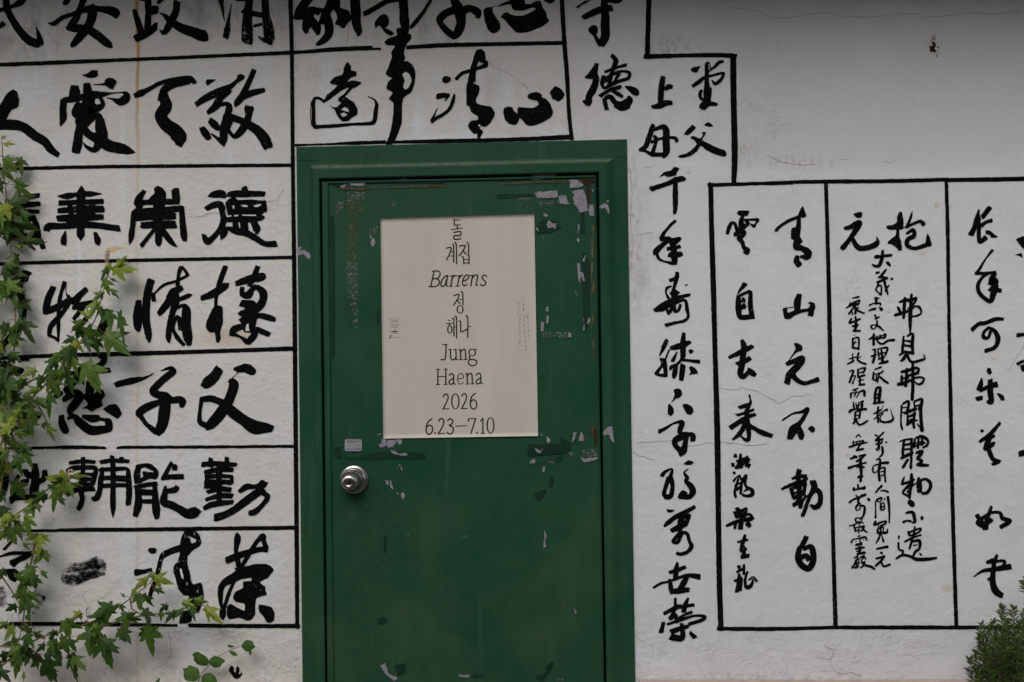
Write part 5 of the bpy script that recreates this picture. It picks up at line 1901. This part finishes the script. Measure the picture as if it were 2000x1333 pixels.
def vine(name, label, paths, leaves, mats, auto, clip=None, seed=1, rad=0.0034, group='ivy shoots on the left of the wall'):
    """paths: [(pixel points, depth0, depth1)], leaves: (base, tip) pixel pairs or with extra settings, auto: (count, spread px, smin, smax, share hanging)"""
    r = random.Random(seed)
    root = empty(name, P(*paths[0][0][0], paths[0][1])); tag(root, label, 'vine', group)
    sm_, mb, mb2 = MB(), MB(), MB(); lines = []
    for pts, d0, d1 in paths:
        w = bezier_path(pts, d0, d1); lines.append(w); sm_.tube(w, rad, 6, rad * 0.45)
    allp = [p for w in lines for p in w]
    def petiole(b, near=None):
        s_ = min(allp, key=lambda q_: (q_ - b).length)
        if (s_ - b).length > 0.004: m_ = s_.lerp(b, 0.5) + Vector((0, -0.006, 0.006)); sm_.tube([s_, m_, b], 0.0009, 4)
    for lf_ in leaves:
        bx, by, tx_, ty_ = lf_[:4]; kw = dict(lf_[4]) if len(lf_) > 4 else {}
        bright = kw.pop('bright', 0)
        base0 = P(bx, by); s_ = min(allp, key=lambda q_: (Vector((q_.x, 0, q_.z)) - Vector((base0.x, 0, base0.z))).length)
        d = -s_.y + r.uniform(0.010, 0.035); b = P(bx, by, d)
        ang = math.atan2(tx_ - bx, ty_ - by); size = math.dist((bx, by), (tx_, ty_)) * S / 1.0
        kw.setdefault('width', r.uniform(0.65, 1.0)); kw.setdefault('pitch', r.uniform(-0.15, 0.35)); kw.setdefault('roll', r.uniform(-0.5, 0.5))
        petiole(b); add_leaf(mb2 if bright else mb, b, ang, size, r=r, **kw)
    cnt, spread, s0, s1 = auto
    for _ in range(cnt):
        w = r.choices(lines, [len(q_) for q_ in lines])[0]; s_ = w[r.randrange(len(w))]
        x, y = px_of(s_); x += r.gauss(0, spread); y += r.gauss(0, spread * 0.8)
        if clip and not clip(x, y): continue
        b = P(x, y, max(0.012, -s_.y + r.uniform(-0.02, 0.035)))
        petiole(b); add_leaf(mb if r.random() < 0.66 else mb2, b, r.gauss(0.15, 0.75), r.uniform(s0, s1) * S, width=r.uniform(0.6, 1.0), r=r)
    sm_.build('stem', STEM, root)
    mb.build('foliage', mats[0], root)
    if mb2.f: mb2.build('young_foliage', mats[1], root)
    return root
def Q(ox, oy, k, *l):   # leaf list in a zoom's units
    k = k if isinstance(k, tuple) else (k, k)
    return [tuple(o_ + v * kq for v, o_, kq in zip(t[:4], (ox, oy, ox, oy), k * 2)) + tuple(t[4:]) for t in l]
B = {'bright': 1}
vine('ivy_vine', 'dense dark green ivy column climbing the left edge of the wall', [([(-6, 1010), (8, 900), (12, 800), (26, 700), (30, 600), (22, 500), (16, 420), (8, 340), (4, 285)], 0.05, 0.04), ([(-25, 900), (-15, 700), (-20, 500), (-10, 380)], 0.05, 0.05)],
     Q(0, 260, (1, 2.7), (3, 3.7, 12, 1.9, B), (8, 8.1, 30, 7.4, B), (10, 18, 30, 28), (30, 34, 50, 38), (32, 38, 58, 46), (40, 56, 52, 66), (20, 60, 15, 80), (45, 78, 86, 80), (30, 82, 46, 86, B), (12, 95, 34, 96), (10, 96, 3, 112), (30, 100, 52, 104), (24, 116, 6, 120), (34, 122, 46, 132))
     + Q(0, 600, 1, (40, 26, 58, 68), (24, 55, 50, 66), (28, 98, 16, 112), (8, 120, -4, 128), (20, 60, 24, 78)) + [(18, 400, 62, 384), (22, 430, 68, 452), (14, 560, 36, 600), (30, 640, 12, 668), (18, 690, 40, 706), (5, 330, 24, 352)],
     (LEAF_DARK, LEAF_LIGHT), (130, 15, 24, 44), lambda x, y: -40 < x < 42 and 300 < y < 1000 and not (650 < y < 790 and x > 25), 3)
vine('ivy_vine', 'bright ivy shoot slanting up from the left edge to a withered tan tip', [([(-10, 852), (30, 815), (70, 770), (105, 735), (140, 690), (170, 650), (188, 620), (200, 575), (212, 530), (208, 500)], 0.10, 0.05), ([(100, 740), (70, 740), (40, 760), (-5, 800)], 0.09, 0.06), ([(60, 775), (80, 800), (92, 830)], 0.1, 0.05)],
     [(167, 709, 196, 760, {'roll': 0.2, 'fold': 0.3}), (232, 611, 241, 672, {'width': 0.45}), (204, 652, 254, 690, {'roll': 0.15}), (212, 608, 219, 644), (221, 527, 262, 522, B), (230, 522, 248, 504, {'bright': 1, 'width': .8}), (208, 524, 196, 546), (214, 515, 206, 540, B), (216, 545, 230, 552, {'width': .5}), (216, 566, 232, 584, {'width': .6}),
      (200, 572, 182, 592, B), (203, 545, 210, 575, B), (190, 590, 176, 622, B), (196, 600, 204, 628), (170, 640, 190, 690), (160, 628, 140, 650), (150, 640, 172, 668), (178, 620, 150, 612, B), (165, 660, 176, 692), (145, 660, 122, 670), (150, 668, 140, 700, B), (186, 662, 200, 680), (130, 690, 104, 712, B), (140, 700, 150, 735), (120, 690, 90, 706),
      (110, 700, 86, 730), (125, 720, 108, 760, B), (105, 725, 80, 740), (95, 742, 112, 778), (80, 745, 60, 765, B), (75, 760, 48, 772, B), (95, 765, 92, 812, {'width': .6}), (60, 775, 40, 790, B), (70, 780, 92, 800), (50, 790, 24, 806, B), (40, 800, 20, 826, B), (60, 800, 72, 830), (30, 815, 6, 832, B), (50, 740, 22, 752, B), (70, 722, 46, 736, B), (20, 830, -2, 850, B), (55, 820, 64, 850), (130, 735, 140, 770), (150, 720, 160, 752), (30, 845, 60, 852), (20, 860, 30, 890), (38, 868, 62, 880), (45, 880, 66, 908), (15, 880, -4, 900), (30, 890, 44, 925)],
     (LEAF_DARK, LEAF_LIGHT), (34, 10, 20, 36), lambda x, y: x < 150, 5)
v3 = vine('ivy_vine', 'slender yellow green ivy shoot ending in a curled dry leaf over a boxy character', [([(-8, 1036), (20, 1014), (45, 996), (62, 984), (80, 968), (100, 950), (120, 938), (132, 926)], 0.09, 0.07)],
     [(128, 927, 98, 974, {'bright': 1, 'roll': 0.2, 'width': .85}), (138, 932, 168, 931, {'bright': 1, 'width': .55}), (132, 946, 144, 970), (124, 950, 110, 976), (110, 958, 96, 1000, {'width': .6}), (118, 972, 125, 990, {'width': .7}), (88, 964, 66, 986, {'roll': .5}), (62, 976, 56, 996, B), (72, 984, 76, 1004, {'bright': 1, 'width': .7}), (52, 1012, 56, 1046, B), (48, 1008, 70, 1024, {'bright': 1, 'width': .5}), (38, 1006, 24, 1018, B), (20, 1008, -2, 1020, B), (18, 1004, 2, 1034, B), (14, 1030, 30, 1062, {}), (6, 1042, -4, 1060, B), (140, 944, 162, 950, {'width': .4})],
     (LEAF_DARK, LEAF_LIGHT), (6, 6, 16, 26), None, 8)
mb = MB()   # the curled dry leaf at its tip
c0 = P(138, 922, 0.09)
for a in range(14):
    t0 = math.radians(200 - a * 16); t1 = math.radians(200 - (a + 1) * 16)
    for t_, nx in ((t0, t1),):
        r0, r1 = 0.0085, 0.0050
        vs = []
        for q_ in (t_, nx):
            for rr_, dd in ((r0 * 1.05, 0.003), (r0, -0.004), (r1, -0.006), (r1 * 0.9, 0.002)): vs.append(c0 + Vector((math.cos(q_) * rr_, dd, math.sin(q_) * rr_)))
        mb.add(vs, [(0, 1, 5, 4), (1, 2, 6, 5), (2, 3, 7, 6), (3, 0, 4, 7)])
mb.tube([c0 + Vector((-0.006, 0, -0.002)), c0 + Vector((-0.004, -0.004, -0.012)), c0 + Vector((-0.002, 0, -0.026))], 0.004, 7, 0.002)
mb.build('curled_dry_leaf', DRYLEAF, v3, True)
tip = [o_ for o_ in col.objects if o_.get('label', '').startswith('bright ivy shoot')][0]
mb = MB()
for k in range(9):
    x = 206 + k * 1.0; mb.tube([P(x + 2, 484 + abs(k - 4), 0.06), P(x, 496, 0.066), P(x - 1 + rnd.uniform(-2, 2), 514 + rnd.uniform(-8, 6), 0.06)], 0.0016, 4, 0.0006)
add_leaf(mb, P(210, 486, 0.062), math.radians(95), 38 * S, fold=0.2, pitch=0.1, roll=1.0, width=0.6)
mb.build('withered_leaf', DRYLEAF, tip)
vine('ivy_vine', 'broad leaved dark ivy clump hanging at the lower left edge above the trailing shoot', [([(70, 1050), (64, 1085), (55, 1125), (50, 1170), (44, 1220), (34, 1262)], 0.07, 0.05), ([(-8, 1110), (20, 1150), (44, 1190)], 0.06, 0.06)],
     Q(0, 900, 2.25, (34, 64, 33, 82, B), (32, 65, 22, 70, B), (36, 65, 44, 70, B), (38, 78, 30, 90), (40, 80, 43, 88), (28, 94, 17, 108), (22, 92, 33, 104), (30, 100, 29, 113), (36, 96, 41, 102), (22, 115, 16, 131), (22, 113, 8, 118), (24, 115, 34, 124), (25, 120, 23, 133), (14, 126, 4, 132), (12, 100, 24, 106), (28, 116, 34, 116), (4, 94, -1, 104), (20, 72, 24, 78), (6, 64, 13, 72, B), (2, 62, -3, 66, B), (13, 58, 18, 70)),
     (LEAF_DARK, LEAF_LIGHT), (8, 9, 20, 34), lambda x, y: x < 84, 12)
vine('ivy_vine', 'long dark ivy shoot trailing low across the wall bottom towards the door', [([(-10, 1312), (0, 1304), (64, 1253), (122, 1233), (184, 1213), (225, 1190), (255, 1169), (293, 1139), (304, 1122)], 0.12, 0.07), ([(153, 1243), (204, 1223), (280, 1202), (331, 1197), (382, 1182), (400, 1184)], 0.10, 0.07), ([(-8, 1262), (40, 1266), (78, 1280), (92, 1305)], 0.12, 0.08), ([(255, 1169), (258, 1190), (285, 1205)], .09, .08)],
     Q(0, 1080, 2.55, *[t + (B,) for t in ((118, 19, 131, 24), (112, 20, 104, 28), (104, 27, 99, 33), (118, 16, 112, 19), (149, 36, 159, 38), (140, 38, 150, 42), (157, 42, 170, 53, ))],
       (49, 52, 54, 66), (50, 53, 62, 58), (70, 58, 69, 78), (71, 59, 80, 66), (77, 66, 86, 87), (78, 67, 90, 76), (92, 58, 96, 69), (93, 58, 101, 68), (113, 57, 116, 78), (114, 58, 123, 65), (113, 58, 107, 65), (111, 43, 113, 57), (54, 78, 57, 99), (54, 79, 50, 82), (55, 79, 66, 88), (98, 46, 97, 60), (100, 48, 88, 52), (97, 49, 106, 54), (105, 32, 107, 44), (110, 32, 115, 43), (80, 46, 71, 60), (82, 46, 92, 40), (86, 40, 70, 48), (62, 46, 55, 52, B), (66, 44, 67, 42), (128, 40, 122, 45), (123, 45, 123, 53), (140, 44, 133, 50), (134, 45, 127, 54), (146, 42, 148, 52), (95, 34, 92, 31), (93, 40, 94, 46), (120, 28, 126, 31), (118, 29, 122, 28),
       (22, 62, 16, 76), (24, 60, 12, 60), (26, 62, 34, 66), (15, 74, 13, 95), (14, 74, 4, 78), (16, 74, 26, 82), (34, 82, 42, 100), (36, 88, 39, 99), (48, 65, 52, 78), (52, 66, 59, 74), (42, 60, 38, 68), (40, 68, 48, 84), (34, 70, 28, 76), (6, 54, -3, 60), (10, 56, 2, 66, B), (4, 76, 2, 86), (0, 90, 8, 98), (30, 82, 22, 88), (20, 48, 23, 52), (19, 54, 21, 58), (18, 92, 18, 99)),
     (LEAF_DARK, LEAF_LIGHT), (22, 8, 18, 32), lambda x, y: x < 250, 21)
# round leaved seedling by the door
r6 = random.Random(4)
root = empty('seedling', P(380, 1345, 0.06)); tag(root, 'small seedling with round green leaves beside the black blot near the door foot', 'plant')
sm_, mb = MB(), MB()
sm_.tube(bezier_path([(380, 1420), (386, 1335), (408, 1300), (430, 1281), (450, 1270), (472, 1262)], 0.06, 0.05), 0.0018, 6, 0.0009)
for bx, by, tx_, ty_, wd in ((388, 1326, 360, 1308, 1.0), (394, 1322, 420, 1334, 1.0), (407, 1298, 378, 1282, .9), (408, 1294, 436, 1294, 1.0), (472, 1262, 496, 1262, 1.0), (444, 1262, 456, 1264, .5), (448, 1272, 463, 1280, .5), (488, 1262, 488, 1280, .4), (300, 1345, 312, 1326, .4)):
    add_leaf(mb, P(bx, by, 0.062), math.atan2(tx_ - bx, ty_ - by), math.dist((bx, by), (tx_, ty_)) * S * 1.05, OVAL, 0.15, 0.1, r6.uniform(-.3, .3), wd, 0.12, r6)
sm_.build('stem', STEM, root); mb.build('foliage', LEAF_ROUND, root)

# ------------------------------------------------------------------ rosemary shrub in the lower right corner
r7 = random.Random(11)
root = empty('rosemary_bush', P(1968, 1460, 0.2)); tag(root, 'needle leaved green rosemary bush at the lower right corner of the wall', 'shrub')
sm_, mb = MB(), MB()
tips = [(1957, 1182), (1980, 1186), (1916, 1218), (1914, 1240), (1894, 1287), (2002, 1192), (1940, 1214), (1930, 1228), (1968, 1212), (1990, 1214), (1925, 1262), (1906, 1272), (1945, 1240), (1962, 1248), (1982, 1238), (2006, 1236), (1935, 1282), (1955, 1276), (1978, 1270), (2000, 1268), (1912, 1302), (1928, 1312), (1950, 1308), (1975, 1304), (1996, 1300), (2020, 1260), (2030, 1220), (2025, 1300), (2050, 1280), (1916, 1326), (1938, 1332), (2060, 1320), (1964, 1226), (1948, 1262), (1990, 1250), (1997, 1137), (2004, 1128)]
for tx_, ty_ in tips:
    d = r7.uniform(0.06, 0.24); bx = 1968 + (tx_ - 1968) * 0.25 + r7.uniform(-12, 12)
    if ty_ < 1150: bx, by = 2015, 1215; d = 0.12
    else: by = ty_ + 120 + r7.uniform(0, 40)
    mid = (bx + (tx_ - bx) * 0.55 + (tx_ - 1968) * 0.18, by + (ty_ - by) * 0.5)
    path = [P(x, y, 0.15 + (d - 0.15) * min(1, (by - y) / max(1, by - ty_))) for x, y, _ in catmull([(bx, by, 0), (*mid, 0), (tx_, ty_, 0)], 3)]
    sm_.tube(path, 0.0020, 5, 0.0007)
    for i in range(int(len(path) * 0.18), len(path)):
        t_ = (path[min(i + 1, len(path) - 1)] - path[max(0, i - 1)]).normalized()
        fall = 1.0 if i < len(path) - 5 else 0.6
        for _ in range(4):
            a = r7.uniform(0, 6.2832); side = t_.cross(Vector((0, 1, 0))).normalized(); up = side.cross(t_)
            dirv = (t_ * r7.uniform(0.35, 0.9) + side * math.cos(a) + up * math.sin(a)).normalized()
            ln_ = r7.uniform(9, 17) * S * fall; w = dirv.cross(Vector((r7.uniform(-.4, .4), 1, r7.uniform(-.4, .4)))).normalized() * (1.15 * S)
            p0 = path[i]; p1 = p0 + dirv * ln_ * 0.55 + Vector((0, 0, 0.0010)); p2 = p0 + dirv * ln_
            mb.add([p0 - w * .5, p0 + w * .5, p1 + w, p1 - w, p2 + w * .3, p2 - w * .3], [(0, 1, 2, 3), (3, 2, 4, 5)])
sm_.tube([P(1968, 1475, 0.15), P(1970, 1430, 0.15), P(1972, 1380, 0.16)], 0.009, 7, 0.005)
sm_.build('stem', WOOD, root); mb.build('foliage', NEEDLE, root)
